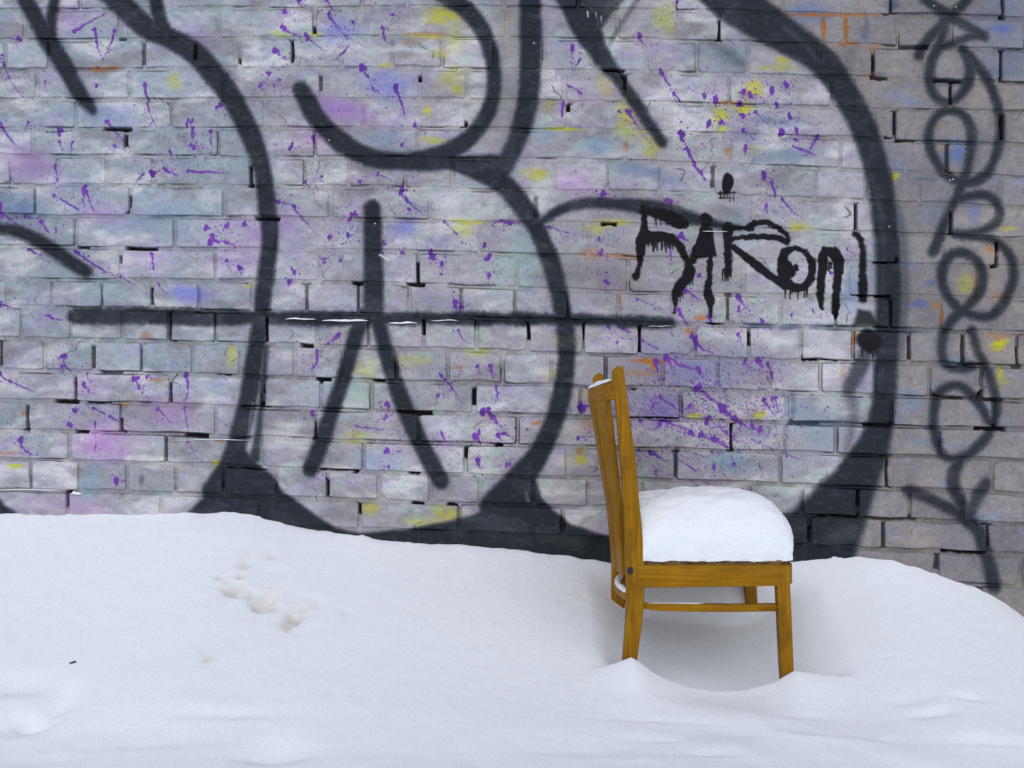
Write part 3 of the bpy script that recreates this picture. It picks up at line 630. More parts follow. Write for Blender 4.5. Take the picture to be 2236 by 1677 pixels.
def painted(name, mortar=False, outer=False):
    mt, nt, b = new_mat(name)
    geo = node(nt, 'ShaderNodeNewGeometry')
    if outer:
        ns = node(nt, 'ShaderNodeTexNoise', Scale=5.0, Detail=6.0); nt.links.new(geo.outputs['Position'], ns.inputs['Vector'])
        bare_ = mixc(nt, (.20, .185, .18), (.27, .255, .25), ramp(nt, ns.outputs[0], .4, .62))
        pale_ = mixc(nt, (.28, .31, .35), (.46, .46, .50), ramp(nt, ns.outputs[0], .4, .62))
        sx = node(nt, 'ShaderNodeSeparateXYZ'); nt.links.new(geo.outputs['Position'], sx.inputs[0])
        col = mixc(nt, pale_, bare_, ramp(nt, sx.outputs[0], .6, 1.0))      # the pale coat ends at the big letter
    else:
        uv = node(nt, 'ShaderNodeUVMap', uv_map='UVMap')
        im = node(nt, 'ShaderNodeTexImage'); im.image = paint_img; im.extension = 'EXTEND'
        nt.links.new(uv.outputs[0], im.inputs[0])
        col = im.outputs[0]
    n1 = node(nt, 'ShaderNodeTexNoise', Scale=38.0, Detail=5.0, Roughness=.65); nt.links.new(geo.outputs['Position'], n1.inputs['Vector'])
    n2 = node(nt, 'ShaderNodeTexNoise', Scale=420.0, Detail=3.0, Roughness=.6); nt.links.new(geo.outputs['Position'], n2.inputs['Vector'])
    if mortar:
        col = mixc(nt, col, (.94, .935, .89), 1.0, 'MULTIPLY')
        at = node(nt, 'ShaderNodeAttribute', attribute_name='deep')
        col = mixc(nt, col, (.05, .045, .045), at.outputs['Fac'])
    else:
        oi = node(nt, 'ShaderNodeObjectInfo')
        rr = node(nt, 'ShaderNodeMapRange'); rr.inputs[3].default_value = .85; rr.inputs[4].default_value = 1.09
        nt.links.new(oi.outputs['Random'], rr.inputs[0])
        cb = node(nt, 'ShaderNodeCombineColor')
        for i in range(3):
            nt.links.new(rr.outputs[0], cb.inputs[i])
        col = mixc(nt, col, cb.outputs[0], 1.0, 'MULTIPLY')
    sp = mixc(nt, (.82, .82, .82), (1.12, 1.12, 1.12), ramp(nt, n2.outputs[0], .35, .68))
    col = mixc(nt, col, sp, .9, 'MULTIPLY')
    chip = mixc(nt, col, (.20, .17, .16), 0.0)
    nt.links.new(col, b.inputs['Base Color'])
    b.inputs['Roughness'].default_value = .72
    b.inputs['Specular IOR Level'].default_value = .1
    ad = node(nt, 'ShaderNodeMath', operation='MULTIPLY_ADD'); ad.inputs[1].default_value = .35
    nt.links.new(n2.outputs[0], ad.inputs[0]); nt.links.new(n1.outputs[0], ad.inputs[2])
    bp = node(nt, 'ShaderNodeBump', Strength=.55, Distance=.006 if not mortar else .008)
    nt.links.new(ad.outputs[0], bp.inputs['Height']); nt.links.new(bp.outputs[0], b.inputs['Normal'])
    return mt


M_BRICK = painted('painted_brick')
M_MORTAR = painted('painted_mortar', mortar=True)
M_OUTER = painted('weathered_brick', outer=True)


def snow_mat(name, stain_shade=False):
    mt, nt, b = new_mat(name)
    geo = node(nt, 'ShaderNodeNewGeometry')
    n1 = node(nt, 'ShaderNodeTexNoise', Scale=260.0, Detail=4.0, Roughness=.7); nt.links.new(geo.outputs['Position'], n1.inputs['Vector'])
    n2 = node(nt, 'ShaderNodeTexNoise', Scale=22.0, Detail=3.0); nt.links.new(geo.outputs['Position'], n2.inputs['Vector'])
    col = mixc(nt, (.78, .79, .82), (.95, .955, .965), ramp(nt, n1.outputs[0], .3, .7))
    if stain_shade:
        at = node(nt, 'ShaderNodeAttribute', attribute_name='stain_shade')
        col = mixc(nt, col, (.58, .49, .33), at.outputs['Fac'])  # yellowish stain, darkened to stand in for shade in the pits
    nt.links.new(col, b.inputs['Base Color'])
    b.inputs['Roughness'].default_value = .85
    b.inputs['Specular IOR Level'].default_value = .15
    b.inputs['Subsurface Weight'].default_value = .25
    b.inputs['Subsurface Radius'].default_value = (.6, .75, 1.0)
    b.inputs['Subsurface Scale'].default_value = .012
    ad = node(nt, 'ShaderNodeMath', operation='MULTIPLY_ADD'); ad.inputs[1].default_value = .3
    nt.links.new(n1.outputs[0], ad.inputs[0]); nt.links.new(n2.outputs[0], ad.inputs[2])
    bp = node(nt, 'ShaderNodeBump', Strength=.8, Distance=.004)
    nt.links.new(ad.outputs[0], bp.inputs['Height']); nt.links.new(bp.outputs[0], b.inputs['Normal'])
    return mt


M_SNOW = snow_mat('snow')
M_GROUND = snow_mat('ground_snow', stain_shade=True)


def wood_mat(name, axis, dark=1.0):
    mt, nt, b = new_mat(name)
    tc = node(nt, 'ShaderNodeTexCoord')
    mp = node(nt, 'ShaderNodeMapping')
    mp.inputs['Scale'].default_value = {'x': (5, 70, 70), 'y': (70, 5, 70), 'z': (70, 70, 5)}[axis]
    nt.links.new(tc.outputs['Object'], mp.inputs[0])
    g = node(nt, 'ShaderNodeTexNoise', Scale=1.6, Detail=6.0, Roughness=.65, Distortion=.6); nt.links.new(mp.outputs[0], g.inputs['Vector'])
    bl = node(nt, 'ShaderNodeTexNoise', Scale=14.0, Detail=4.0); nt.links.new(tc.outputs['Object'], bl.inputs['Vector'])
    c1 = tuple(dark * v for v in (.19, .083, .001)); c2 = tuple(dark * v for v in (.37, .172, .002))
    col = mixc(nt, c1, c2, ramp(nt, g.outputs[0], .32, .66))
    col = mixc(nt, col, tuple(dark * v for v in (.11, .045, .002)), ramp(nt, bl.outputs[0], .52, .85))
    nt.links.new(col, b.inputs['Base Color'])
    b.inputs['Roughness'].default_value = .5
    b.inputs['Specular IOR Level'].default_value = .14
    bp = node(nt, 'ShaderNodeBump', Strength=.25, Distance=.002); nt.links.new(g.outputs[0], bp.inputs['Height']); nt.links.new(bp.outputs[0], b.inputs['Normal'])
    return mt


M_WOODZ = wood_mat('varnished_wood_upright', 'z')
M_WOODX = wood_mat('varnished_wood_rail', 'x')
M_WOODY = wood_mat('varnished_wood_cross', 'y')
mt, nt, b = new_mat('dark_metal'); b.inputs['Base Color'].default_value = (.012, .016, .024, 1); b.inputs['Roughness'].default_value = .5; b.inputs['Metallic'].default_value = .3
M_BOLT = mt
mt, nt, b = new_mat('frayed_seat_edge')
geo = node(nt, 'ShaderNodeNewGeometry'); ns = node(nt, 'ShaderNodeTexNoise', Scale=160.0, Detail=5.0); nt.links.new(geo.outputs['Position'], ns.inputs['Vector'])
nt.links.new(mixc(nt, (.05, .026, .008), (.22, .13, .03), ramp(nt, ns.outputs[0], .35, .65)), b.inputs['Base Color']); b.inputs['Roughness'].default_value = .9
M_PAD = mt
mt, nt, b = new_mat('twig_bark'); b.inputs['Base Color'].default_value = (.035, .018, .014, 1); b.inputs['Roughness'].default_value = .9
M_TWIG = mt

# ------------------------------------------------------------------ the brick wall
# bed joints traced at four places along each course (photograph pixels), joints between bricks along each course
BX = [280, 840, 1400, 2000]
BEDS = [(21.5, 16, 21.5, 36), (87, 81, 87, 104), (152, 149, 158, 175), (218, 217, 225, 240), (282, 280, 287, 309), (342, 345, 353, 377), (406, 411, 420, 444), (473, 481, 492, 514), (541.5, 549, 563, 578), (612, 619, 640, 650),
        (675, 688, 706, 721), (744, 760, 777, 795), (814, 832, 846, 867), (880, 899, 914, 932), (945, 965, 980, 997), (1008, 1032, 1047, 1069), (1075, 1094, 1112, 1135), (1142, 1158, 1176, 1202), (1208, 1224, 1243, 1271), (1274, 1290, 1309, 1340)]
JOINTS = {
    0: [-30, 175, 382, 584, 790, 890, 1100, 1262, 1474, 1709, 1944, 2189],
    1: [54, 262, 476, 687, 898, 1109, 1349, 1569, 1796, 1844, 1960, 2076, 2240],
    2: [11, 108, 315, 425, 524, 638, 746, 857, 966, 1080, 1188, 1300, 1411, 1522, 1633, 1789, 1905, 2013, 2185],
    3: [-120, 80, 285, 490, 702, 917, 1020, 1231, 1366, 1592, 1815, 2075],
    4: [-40, 166, 375, 579, 794, 1018, 1240, 1463, 1686, 1909, 1952, 2187],
    5: [-135, 72, 275, 478, 687, 913, 1130, 1364, 1598, 1834, 2067],
    6: [25, 128, 233, 335, 440, 548, 665, 764, 883, 990, 1098, 1211, 1326, 1440, 1555, 1668, 1781, 1889, 2008, 2185],
    7: [-125, 78, 285, 491, 722, 940, 1169, 1408, 1647, 1868, 2075],
    8: [-45, 165, 383, 605, 833, 1048, 1285, 1510, 1743, 1957, 2176],
    9: [-150, 58, 265, 470, 698, 913, 1128, 1371, 1624, 1851, 2128],
    10: [16, 115, 224, 332, 435, 552, 671, 783, 893, 1008, 1125, 1241, 1350, 1467, 1588, 1704, 1824, 1944, 2053, 2172],
    11: [48, 156, 268, 371, 472, 584, 693, 807, 925, 1041, 1153, 1274, 1395, 1517, 1634, 1749, 1862, 1984, 2101, 2220],
    12: [4, 99, 206, 310, 421, 525, 644, 749, 866, 978, 1098, 1206, 1322, 1447, 1566, 1680, 1792, 1911, 2028, 2142],
    13: [-40, 166, 373, 575, 702, 811, 1036, 1269, 1486, 1717, 1946, 2169],
    14: [-145, 62, 266, 473, 689, 914, 1130, 1375, 1596, 1824, 2050],
    15: [-55, 154, 363, 578, 795, 1018, 1240, 1474, 1703, 1935, 2164],
    16: [-30, 70, 176, 280, 386, 490, 605, 716, 828, 940, 1049, 1166, 1284, 1401, 1518, 1635, 1751, 1872, 1985, 2100],
    17: [-60, 149, 354, 568, 785, 1004, 1230, 1450, 1660, 1766, 1928, 2155],
    18: [30, 240, 450, 680, 900, 1120, 1350, 1590, 1820, 2045, 2230],
    19: [-60, 149, 354, 568, 785, 1004, 1230, 1450, 1690, 1920, 2140]}

for js in JOINTS.values():
    while js[0] > -60:
        js.insert(0, js[0] - 205)
    while js[-1] < 2300:
        js.append(js[-1] + 222)


def bed_y(k, x):
    if k < 0:
        return bed_y(0, x) + 66.5 * k
    return np.interp(x, BX, BEDS[k]) if BX[0] <= x <= BX[-1] else (
        BEDS[k][0] + (x - BX[0]) * (BEDS[k][1] - BEDS[k][0]) / 560 * .6 if x < BX[0] else BEDS[k][3] + (x - BX[3]) * (BEDS[k][3] - BEDS[k][2]) / 600)


wall = tag(link(bpy.data.objects.new('brick_wall', None)), 'painted brick wall covered in dark graffiti letters and purple paint splashes, behind the snow', 'wall', kind='thing')
wall.location = (0, 0, 0)


def uv_layer(me, scale=True):
    n = len(me.vertices); co = np.empty(n * 3, np.float32); me.vertices.foreach_get('co', co); co = co.reshape(-1, 3)
    li = np.empty(len(me.loops), np.int32); me.loops.foreach_get('vertex_index', li)
    lay = me.uv_layers.new(name='UVMap')
    uvs = np.stack([(co[li, 0] - U0) / (U1 - U0), (co[li, 2] - V0) / (V1 - V0)], 1)
    lay.data.foreach_set('uv', uvs.reshape(-1).astype(np.float32))


def brick_geo(c, front, back=.05, r=.0022, rough=.0016, g=random):
    """c: four corners (x, z): lower left, lower right, upper right, upper left"""
    c = [np.array(p) for p in c]
    ring = []
    for i in range(4):
        p, a, q = c[i], c[i - 1], c[(i + 1) % 4]
        k = g.uniform(.0012, .004)
        if g.random() < .06:
            k = g.uniform(.008, .018)         # a knocked-off corner
        da = (a - p) / np.linalg.norm(a - p); dq = (q - p) / np.linalg.norm(q - p)
        ring += [p + da * k, p + dq * k]
        L = np.linalg.norm(q - p); n = 3 if L > .15 else (2 if L > .09 else 1)
        for t in range(n):
            s = (t + 1) / (n + 1) + g.uniform(-.08, .08)
            nrm = np.array([dq[1], -dq[0]])
            ring.append(p + dq * L * s + nrm * g.gauss(0, rough))
    cen = sum(c) / 4; n = len(ring)
    tx, tz = g.gauss(0, .004), g.gauss(0, .007)
    V = []
    for p in ring:                           # front ring, pulled in by the worn arris
        q = p + (cen - p) / np.linalg.norm(cen - p) * r * g.uniform(.7, 1.5)
        V.append((q[0], -front + tx * (q[0] - cen[0]) + tz * (q[1] - cen[1]), q[1]))
    for p in ring:
        V.append((p[0], -front + r * g.uniform(.6, 1.2), p[1]))
    for p in ring:
        V.append((p[0], back, p[1]))
    F = [tuple(range(n))]
    for k in (0, 1):
        for i in range(n):
            j = (i + 1) % n
            F.append((k * n + i, k * n + n + i, k * n + n + j, k * n + j))
    return V, F


HB = (6.0, 5.0)                               # half thickness of bed and cross joints in photograph pixels
count = 0
OUTL = []
for row in range(0, 20):
    js = JOINTS[row]
    for a, bq in zip(js[:-1], js[1:]):
        if row >= 18 and not (bq > 1700):
            continue                          # under the snow
        hj = random.uniform(3.2, 5.6); hb = random.uniform(4.0, 6.2)
        if bq - a < 60:
            hj = 3
        x0, x1 = a + hj, bq - hj
        c = [(x0, bed_y(row, x0) - hb), (x1, bed_y(row, x1) - hb), (x1, bed_y(row - 1, x1) + hb), (x0, bed_y(row - 1, x0) + hb)]
        c = [wall_uv(*p) for p in c]
        OUTL.append((c, row))
        front = random.uniform(.0012, .0034) + (.003 if row >= 11 else 0) + (.004 if random.random() < .06 else 0)
        V, F = brick_geo(c, front)
        o = mesh_obj('brick', V, F, M_BRICK, wall)
        uv_layer(o.data)
        count += 1
print('bricks', count)

# bricks beyond the frame: one joined part
VV, FF = [], []
zt = [wall_uv(1118, bed_y(k, 1118))[1] for k in range(-1, 20)]
pitch = (zt[1] - zt[-1]) / (len(zt) - 2)
g2 = random.Random(5)


def add_brick(x0, x1, z0, z1):
    V, F = brick_geo([(x0, z0), (x1, z0), (x1, z1), (x0, z1)], g2.uniform(.003, .008), g=g2)
    k = len(VV); VV.extend(V); FF.extend([tuple(i + k for i in f) for f in F])


def fill_row(xa, xb, z0, z1, off):
    x = xa + off
    while x < xb - .04:
        w = .255
        add_brick(x + .006, min(x + w, xb) - .006, z0 + .006, z1 - .006); x += w


zfun = lambda k, x: wall_uv(1118, bed_y(k, 1118))[1]
for row in range(0, 20):
    xl = wall_uv(JOINTS[row][0], bed_y(row, 0) - 30)[0]; xr = wall_uv(JOINTS[row][-1], bed_y(row, 2236) - 30)[0]
    zl1, zl0 = wall_uv(0, bed_y(row - 1, 0))[1], wall_uv(0, bed_y(row, 0))[1]
    zr1, zr0 = wall_uv(2236, bed_y(row - 1, 2236))[1], wall_uv(2236, bed_y(row, 2236))[1]
    x = xl
    while x > -5:
        add_brick(x - .249, x - .006, zl0 + .006, zl1 - .006); x -= .255
    fill_row(xr, 5, zr0, zr1, 0.0)
ztop = max(wall_uv(p, bed_y(-1, p))[1] for p in (0, 600, 1118, 1700, 2236))
for row in range(0, 18):
    z0 = ztop + .002 + row * pitch
    fill_row(-5, 5, z0, z0 + pitch, -.128 * (row % 2) - (.02 * (row % 3)))
outer = mesh_obj('outer_bricks', VV, FF, M_OUTER, wall)
outer['kind'] = 'stuff'
uv_layer(outer.data)
backing = mesh_obj('wall_core', [(x, y, z) for x in (-5, 5) for y in (.052, .38) for z in (-.3, ztop + 18 * pitch)],
                   [(0, 1, 3, 2), (4, 6, 7, 5), (0, 4, 5, 1), (2, 3, 7, 6), (0, 2, 6, 4), (1, 5, 7, 3)], M_OUTER, wall)

# mortar: a fine relief behind the brick faces, with the places where it has fallen out
HOLES = [(228, 277, 57, 10), (272, 296, 8, 22), (262, 84, 11, 5), (310, 95, 10, 43, .4), (424, 98, 6, 28), (521, 128, 8, 8), (546, 365, 6, 42), (680, 60, 10, 10), (632, 88, 8, 48), (698, 168, 9, 28, .5), (912, 168, 12, 8), (1008, 268, 8, 8), (1565, 45, 9, 42), (1318, 144, 44, 10), (1358, 165, 14, 28),
         (1239, 228, 8, 12), (1930, 0, 26, 28, .5), (1900, 122, 12, 34), (1902, 160, 34, 12, .6), (1946, 243, 15, 48), (1936, 286, 9, 11), (2040, 166, 60, 14), (2071, 190, 9, 34), (2066, 315, 10, 60, .5), (1965, 98, 60, 8, .6), (277, 430, 5, 34), (173, 535, 18, 5), (277, 537, 64, 8), (262, 562, 7, 12), (329, 630, 9, 32),
         (-4, 746, 12, 46), (199, 758, 11, 44, .5), (370, 682, 5, 60), (223, 804, 44, 13, .6), (480, 811, 22, 5), (370, 736, 50, 5), (530, 735, 34, 5), (773, 611, 17, 9), (773, 620, 12, 52, .5), (662, 618, 14, 58, .4), (909, 574, 8, 44), (890, 612, 34, 10), (916, 700, 13, 28), (575, 694, 15, 50), (660, 752, 22, 6),
         (690, 822, 30, 13), (815, 825, 22, 6), (1315, 484, 28, 7), (1147, 704, 12, 34), (1272, 708, 9, 30), (1391, 714, 8, 52), (1544, 699, 34, 6), (1584, 638, 9, 58, .5), (1630, 725, 12, 26), (1865, 446, 9, 52), (2071, 464, 9, 46), (1910, 564, 50, 8), (1936, 656, 14, 50, .6), (1910, 637, 32, 11), (1978, 735, 13, 46, .7),
         (1755, 779, 30, 6), (1793, 779, 32, 6), (2096, 735, 15, 62, .6), (2212, 760, 14, 44, .6), (2168, 530, 10, 52), (160, 828, 11, 44), (122, 873, 46, 9), (195, 872, 46, 7), (368, 838, 11, 38), (57, 888, 6, 48), (263, 916, 9, 26), (170, 939, 20, 5), (405, 946, 46, 8), (354, 958, 13, 48, .5), (145, 1068, 8, 38),
         (580, 842, 11, 12), (1029, 849, 11, 32), (868, 895, 74, 11), (686, 924, 10, 32), (1015, 976, 11, 22), (1084, 968, 12, 9), (700, 1020, 76, 6), (774, 1026, 8, 6), (893, 1027, 22, 6), (712, 1050, 8, 32), (902, 1097, 22, 8), (978, 1099, 20, 7), (780, 1102, 12, 20), (1377, 906, 104, 6), (1593, 928, 7, 54), (1467, 984, 13, 56, .5),
         (1725, 918, 60, 10, .5), (1887, 921, 64, 8), (1924, 992, 17, 68, .6), (1864, 1070, 12, 36), (1890, 1124, 110, 11, .6), (1920, 1144, 16, 50, .6), (2058, 1195, 92, 12), (2041, 1210, 10, 30, .6), (2130, 929, 62, 10), (2145, 1144, 18, 48, .6), (1555, 365, 6, 40, .5), (1380, 850, 6, 5), (1415, 925, 8, 30, .3),
         (2185, 0, 5, 38), (2186, 110, 5, 60), (2184, 170, 52, 6), (2186, 250, 5, 55), (1745, 445, 34, 5), (1330, 1115, 30, 8), (560, 405, 6, 4), (560, 476, 50, 5), (1168, 432, 8, 40, .3), (1960, 300, 36, 6), (1838, 870, 40, 6), (1760, 1150, 8, 30), (1790, 1122, 80, 6), (1860, 640, 60, 5), (530, 878, 60, 7), (500, 1024, 80, 6), (2175, 1170, 50, 5), (2060, 865, 40, 6, .7), (2135, 852, 14, 14), (2140, 868, 50, 8, .7)]
GU0, GU1, GV0, GV1 = -1.75, 1.65, .34, 2.12
GS = .0030
gu = np.arange(GU0, GU1, GS); gv = np.arange(GV0, GV1, GS)
GX, GZ = np.meshgrid(gu, gv)
dep = .0004 + .0035 * pnoise(GX, GZ, .05, 3, 3) + .002 * pnoise(GX, GZ, .012, 4, 2)
dep = dep + .006 * sstep(.14, .32, pnoise(GX, GZ, .16, 6, 3))        # raked and weathered stretches
gate = sstep(.08, .30, pnoise(GX, GZ, .10, 7, 3) + .02 * (GX > .55) + .03 * (GZ < 1.15))
for c, row in OUTL:                                                   # open cracks where brick and mortar part
    p = np.array(c); x0, x1 = p[:, 0].min(), p[:, 0].max(); z0, z1 = p[:, 1].min(), p[:, 1].max()
    j0, j1 = np.searchsorted(gu, x0 - .012), np.searchsorted(gu, x1 + .012)
    i0, i1 = np.searchsorted(gv, z0 - .012), np.searchsorted(gv, z1 + .012)
    if j1 <= j0 or i1 <= i0:
        continue
    X = GX[i0:i1, j0:j1]; Z = GZ[i0:i1, j0:j1]
    zl = p[0, 1] + (p[1, 1] - p[0, 1]) * (X - x0) / (x1 - x0); zh = p[3, 1] + (p[2, 1] - p[3, 1]) * (X - x0) / (x1 - x0)
    q = np.maximum(np.maximum(p[0, 0] - X, X - p[1, 0]), np.maximum(zl - Z, (Z - zh) + .0015))
    dep[i0:i1, j0:j1] += (.010 + .004 * (row >= 10)) * (1 - sstep(.0005, .0042, q)) * gate[i0:i1, j0:j1] * (q > -.004)
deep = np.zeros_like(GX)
nz = pnoise(GX, GZ, .016, 5, 3)
for h in HOLES:
    x, y, w, hh = h[:4]; k = h[4] if len(h) > 4 else 1.0
    (a, bq), (c_, d_) = wall_uv(x + w / 2, y + hh / 2), wall_uv(x + w, y + hh)
    hw, hz_ = abs(c_ - a) + .0015, abs(bq - d_) + .0015
    j0, j1 = np.searchsorted(gu, a - hw - .03), np.searchsorted(gu, a + hw + .03)
    i0, i1 = np.searchsorted(gv, bq - hz_ - .03), np.searchsorted(gv, bq + hz_ + .03)
    if j1 <= j0 or i1 <= i0:
        continue
    sdx = np.abs(GX[i0:i1, j0:j1] - a) - hw; sdz = np.abs(GZ[i0:i1, j0:j1] - bq) - hz_
    sd_ = np.maximum(sdx, sdz) + .010 * nz[i0:i1, j0:j1]
    mk = 1 - sstep(-.003, .0035, sd_)
    dep[i0:i1, j0:j1] = np.maximum(dep[i0:i1, j0:j1], mk * .034 * k)
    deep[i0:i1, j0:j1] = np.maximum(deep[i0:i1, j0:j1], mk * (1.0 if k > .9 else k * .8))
mort = grid_mesh('mortar', np.stack([GX, dep, GZ], -1), M_MORTAR, wall)
at = mort.data.attributes.new('deep', 'FLOAT', 'POINT'); at.data.foreach_set('value', deep.reshape(-1).astype(np.float32))
uv_layer(mort.data)
rim = .004
mesh_obj('outer_mortar', [(-5, rim, -.3), (GU0, rim, -.3), (GU1, rim, -.3), (5, rim, -.3), (-5, rim, GV0), (GU0, rim, GV0), (GU1, rim, GV0), (5, rim, GV0),
                          (-5, rim, GV1), (GU0, rim, GV1), (GU1, rim, GV1), (5, rim, GV1), (-5, rim, ztop + 18 * pitch), (GU0, rim, ztop + 18 * pitch), (GU1, rim, ztop + 18 * pitch), (5, rim, ztop + 18 * pitch)],
         [(0, 1, 5, 4), (1, 2, 6, 5), (2, 3, 7, 6), (4, 5, 9, 8), (6, 7, 11, 10), (8, 9, 13, 12), (9, 10, 14, 13), (10, 11, 15, 14)], M_OUTER, wall)

# ------------------------------------------------------------------ snow ground
RH = np.array([math.cos(YAW), -math.sin(YAW), 0.0]); FH = np.array([math.sin(YAW), math.cos(YAW), 0.0])
HORIZ = lambda px: 950.8 + (px - CX) * .0323


def drop(px, py, d):
    """height above the camera of the point at depth d (along the level view axis) seen at a pixel"""
    r = ray(px, py); return r[2] / (r @ FH) * d


def lat(px, py, d):
    r = ray(px, py); return (r @ RH) / (r @ FH) * d


CONTACT = [(-300, 1112), (0, 1120), (200, 1122), (300, 1121), (390, 1118), (500, 1117), (540, 1121), (570, 1128), (650, 1150), (740, 1165), (784, 1171), (790, 1168), (797, 1172), (900, 1185), (1010, 1190), (1080, 1196), (1150, 1203), (1250, 1216), (1330, 1230),
           (1450, 1240), (1600, 1238), (1745, 1222), (1800, 1217), (1880, 1214), (1950, 1222), (2000, 1237), (2080, 1265), (2150, 1292), (2200, 1320), (2236, 1345), (2350, 1420), (2500, 1470)]
cw = [wall_uv(*p) for p in CONTACT]
CWX = np.array([(np.array([u, 0, 0]) - CAM) @ RH for u, v in cw]); CWZ = np.array([v for u, v in cw]) - CAM[2]
RIM = [(1100, 1476), (1180, 1473), (1250, 1466), (1310, 1456), (1345, 1447), (1378, 1433), (1400, 1446), (1425, 1466), (1460, 1484), (1510, 1499), (1560, 1506), (1620, 1502), (1690, 1482), (1734, 1457), (1775, 1463), (1830, 1468), (1900, 1466), (2000, 1462)]
RIMX = np.array([lat(x, y, 2.50) for x, y in RIM]); RIMZ = np.array([drop(x, y, 2.50) for x, y in RIM])
PXL = lambda px, d: (px - CX) / FOC * d      # rough lateral position


SMW = np.exp(-(np.linspace(-2, 2, 13)) ** 2); SMW /= SMW.sum()


def snow_h(X, d, detail=True):
    X = np.asarray(X, float); d = np.asarray(d, float)
    dw = (3.0 - RH[1] * X) / FH[1]
    zw = np.interp(X, CWX, CWZ)
    zsm = sum(np.interp(X + o, CWX, CWZ) * w for o, w in zip(np.linspace(-.24, .24, 13), SMW))
    zw = zw + (zsm - zw) * sstep(.0, .22, dw - d)
    t = np.clip((dw - d) / (dw - 2.05), 0, None)
    p = 1.25 + .95 * sstep(-.42, .28, X) - .75 * sstep(.70, .95, X)
    s = 1 - np.clip(1 - t, 0, 1) ** p
    z0 = -.575 + .02 * np.sin(X * 2.2 + 1)
    z = zw + (z0 - zw) * s
    z = np.where(d < 2.05, z0, z) - .16 * sstep(2.35, .7, d)
    z = np.where(t > 0, z, zw)
    zr = np.interp(X, RIMX, RIMZ)
    t25 = np.clip((dw - 2.50) / (dw - 2.05), 0, 1)
    b25 = zw + (z0 - zw) * (1 - (1 - t25) ** p)
    win = sstep(.13, .25, X) * (1 - sstep(.66, .86, X))
    z = z + (zr - b25) * win * np.exp(-((d - 2.49) / np.where(d < 2.49, .11, .10)) ** 2)
    # hollow scooped by the wind under and beside the chair
    fl = -.585 + .07 * sstep(.33, .17, X) + (d - 2.54) * .405 + .012 * np.sin(X * 9)
    mk = sstep(2.497, 2.545, d) * (1 - sstep(dw - .10, dw - .01, d)) * sstep(.13, .31, X) * (1 - sstep(.58, .80, X))
    z = z * (1 - mk) + np.minimum(fl, z) * mk
    if detail:
        z = z + .014 * pnoise(X, d, .5, 21, 2) * sstep(0.0, .12, dw - d)
        low = sstep(2.45, 2.15, d)
        rd = sstep(.1, .5, X)
        z = z + low * (.008 + .013 * rd) * pnoise(X + .4 * d, d * 1.25, .22, 22, 2)
        r_ = 1 - np.abs(pnoise(X * .8 - .7 * d, d * 1.1 + .5 * X, .26, 23, 1)) * 4
        z = z + low * (.002 + .005 * rd) * np.clip(r_, 0, 1) ** 2
        z = z + .0018 * pnoise(X, d, .07, 24, 2)
        z = z + .0006 * pnoise(X, d, .02, 25, 2)
        z = z + .009 * pnoise(X, d * .2, .035, 26, 4) * np.exp(-((dw - d) / .02) ** 2)
    return z


def snow_hit(px, py):
    r = ray(px, py); k, kx = r[2] / (r @ FH), (r @ RH) / (r @ FH)
    ds = np.linspace(1.7, 3.0, 1300)
    f = snow_h(kx * ds, ds) - k * ds
    i = int(np.argmax(f > 0))
    return kx * ds[i], ds[i], k * ds[i]


PITS = [(508, 1284, 16, .024, .9), (575, 1312, 22, .040, .8), (645, 1340, 15, .032, 1.), (540, 1228, 13, .014, .5), (592, 1210, 9, .008, .3), (524, 1256, 8, .012, .8), (479, 1260, 7, .010, .7), (626, 1359, 14, .008, 1.), (600, 1330, 10, .006, .4), (660, 1325, 12, .008, .5),
        (752, 1335, 9, .006, .1), (690, 1316, 16, .006, .1), (453, 1438, 10, .005, .7), (590, 1290, 12, .01, .5), (545, 1300, 12, .008, .7)]
pit_xyz = [(snow_hit(p[0], p[1])) + p[2:] for p in PITS]


def axis(fine0, fine1, step, far0, far1):
    a = list(np.arange(fine0, fine1 + step / 2, step)); s = step; x = a[-1]
    while x < far1:
        s *= 1.35; x += s; a.append(x)
    s = step; x = a[0]; pre = []
    while x > far0:
        s *= 1.35; x -= s; pre.append(x)
    return np.array(pre[::-1] + a)


ax = axis(-1.65, 1.65, .0075, -70, 70)
ay = axis(1.86, 3.14, .0065, -90, 90)
SX, SD = np.meshgrid(ax, ay)
H = snow_h(SX, SD)
stain_shade = np.zeros_like(H)
for x, d, z, r, dp, st in pit_xyz:
    rr = r / FOC * d
    q = ((SX - x + .0) / (rr * 1.0)) ** 2 + ((SD - d) / (rr * 1.7)) ** 2
    q = q * (1 + 1.6 * pnoise(SX, SD, .025, 31, 2))
    H -= .62 * dp * np.exp(-q ** 1.3)
    stain_shade = np.maximum(stain_shade, st * (.30 * np.exp(-q * .35) + .30 * np.exp(-(q + .8 * ((SD - d) / (rr * 1.7) + .25)) ** 2 * 1.2)))  # broad yellow stain, plus a tighter lobe painting shade into the pit bottoms
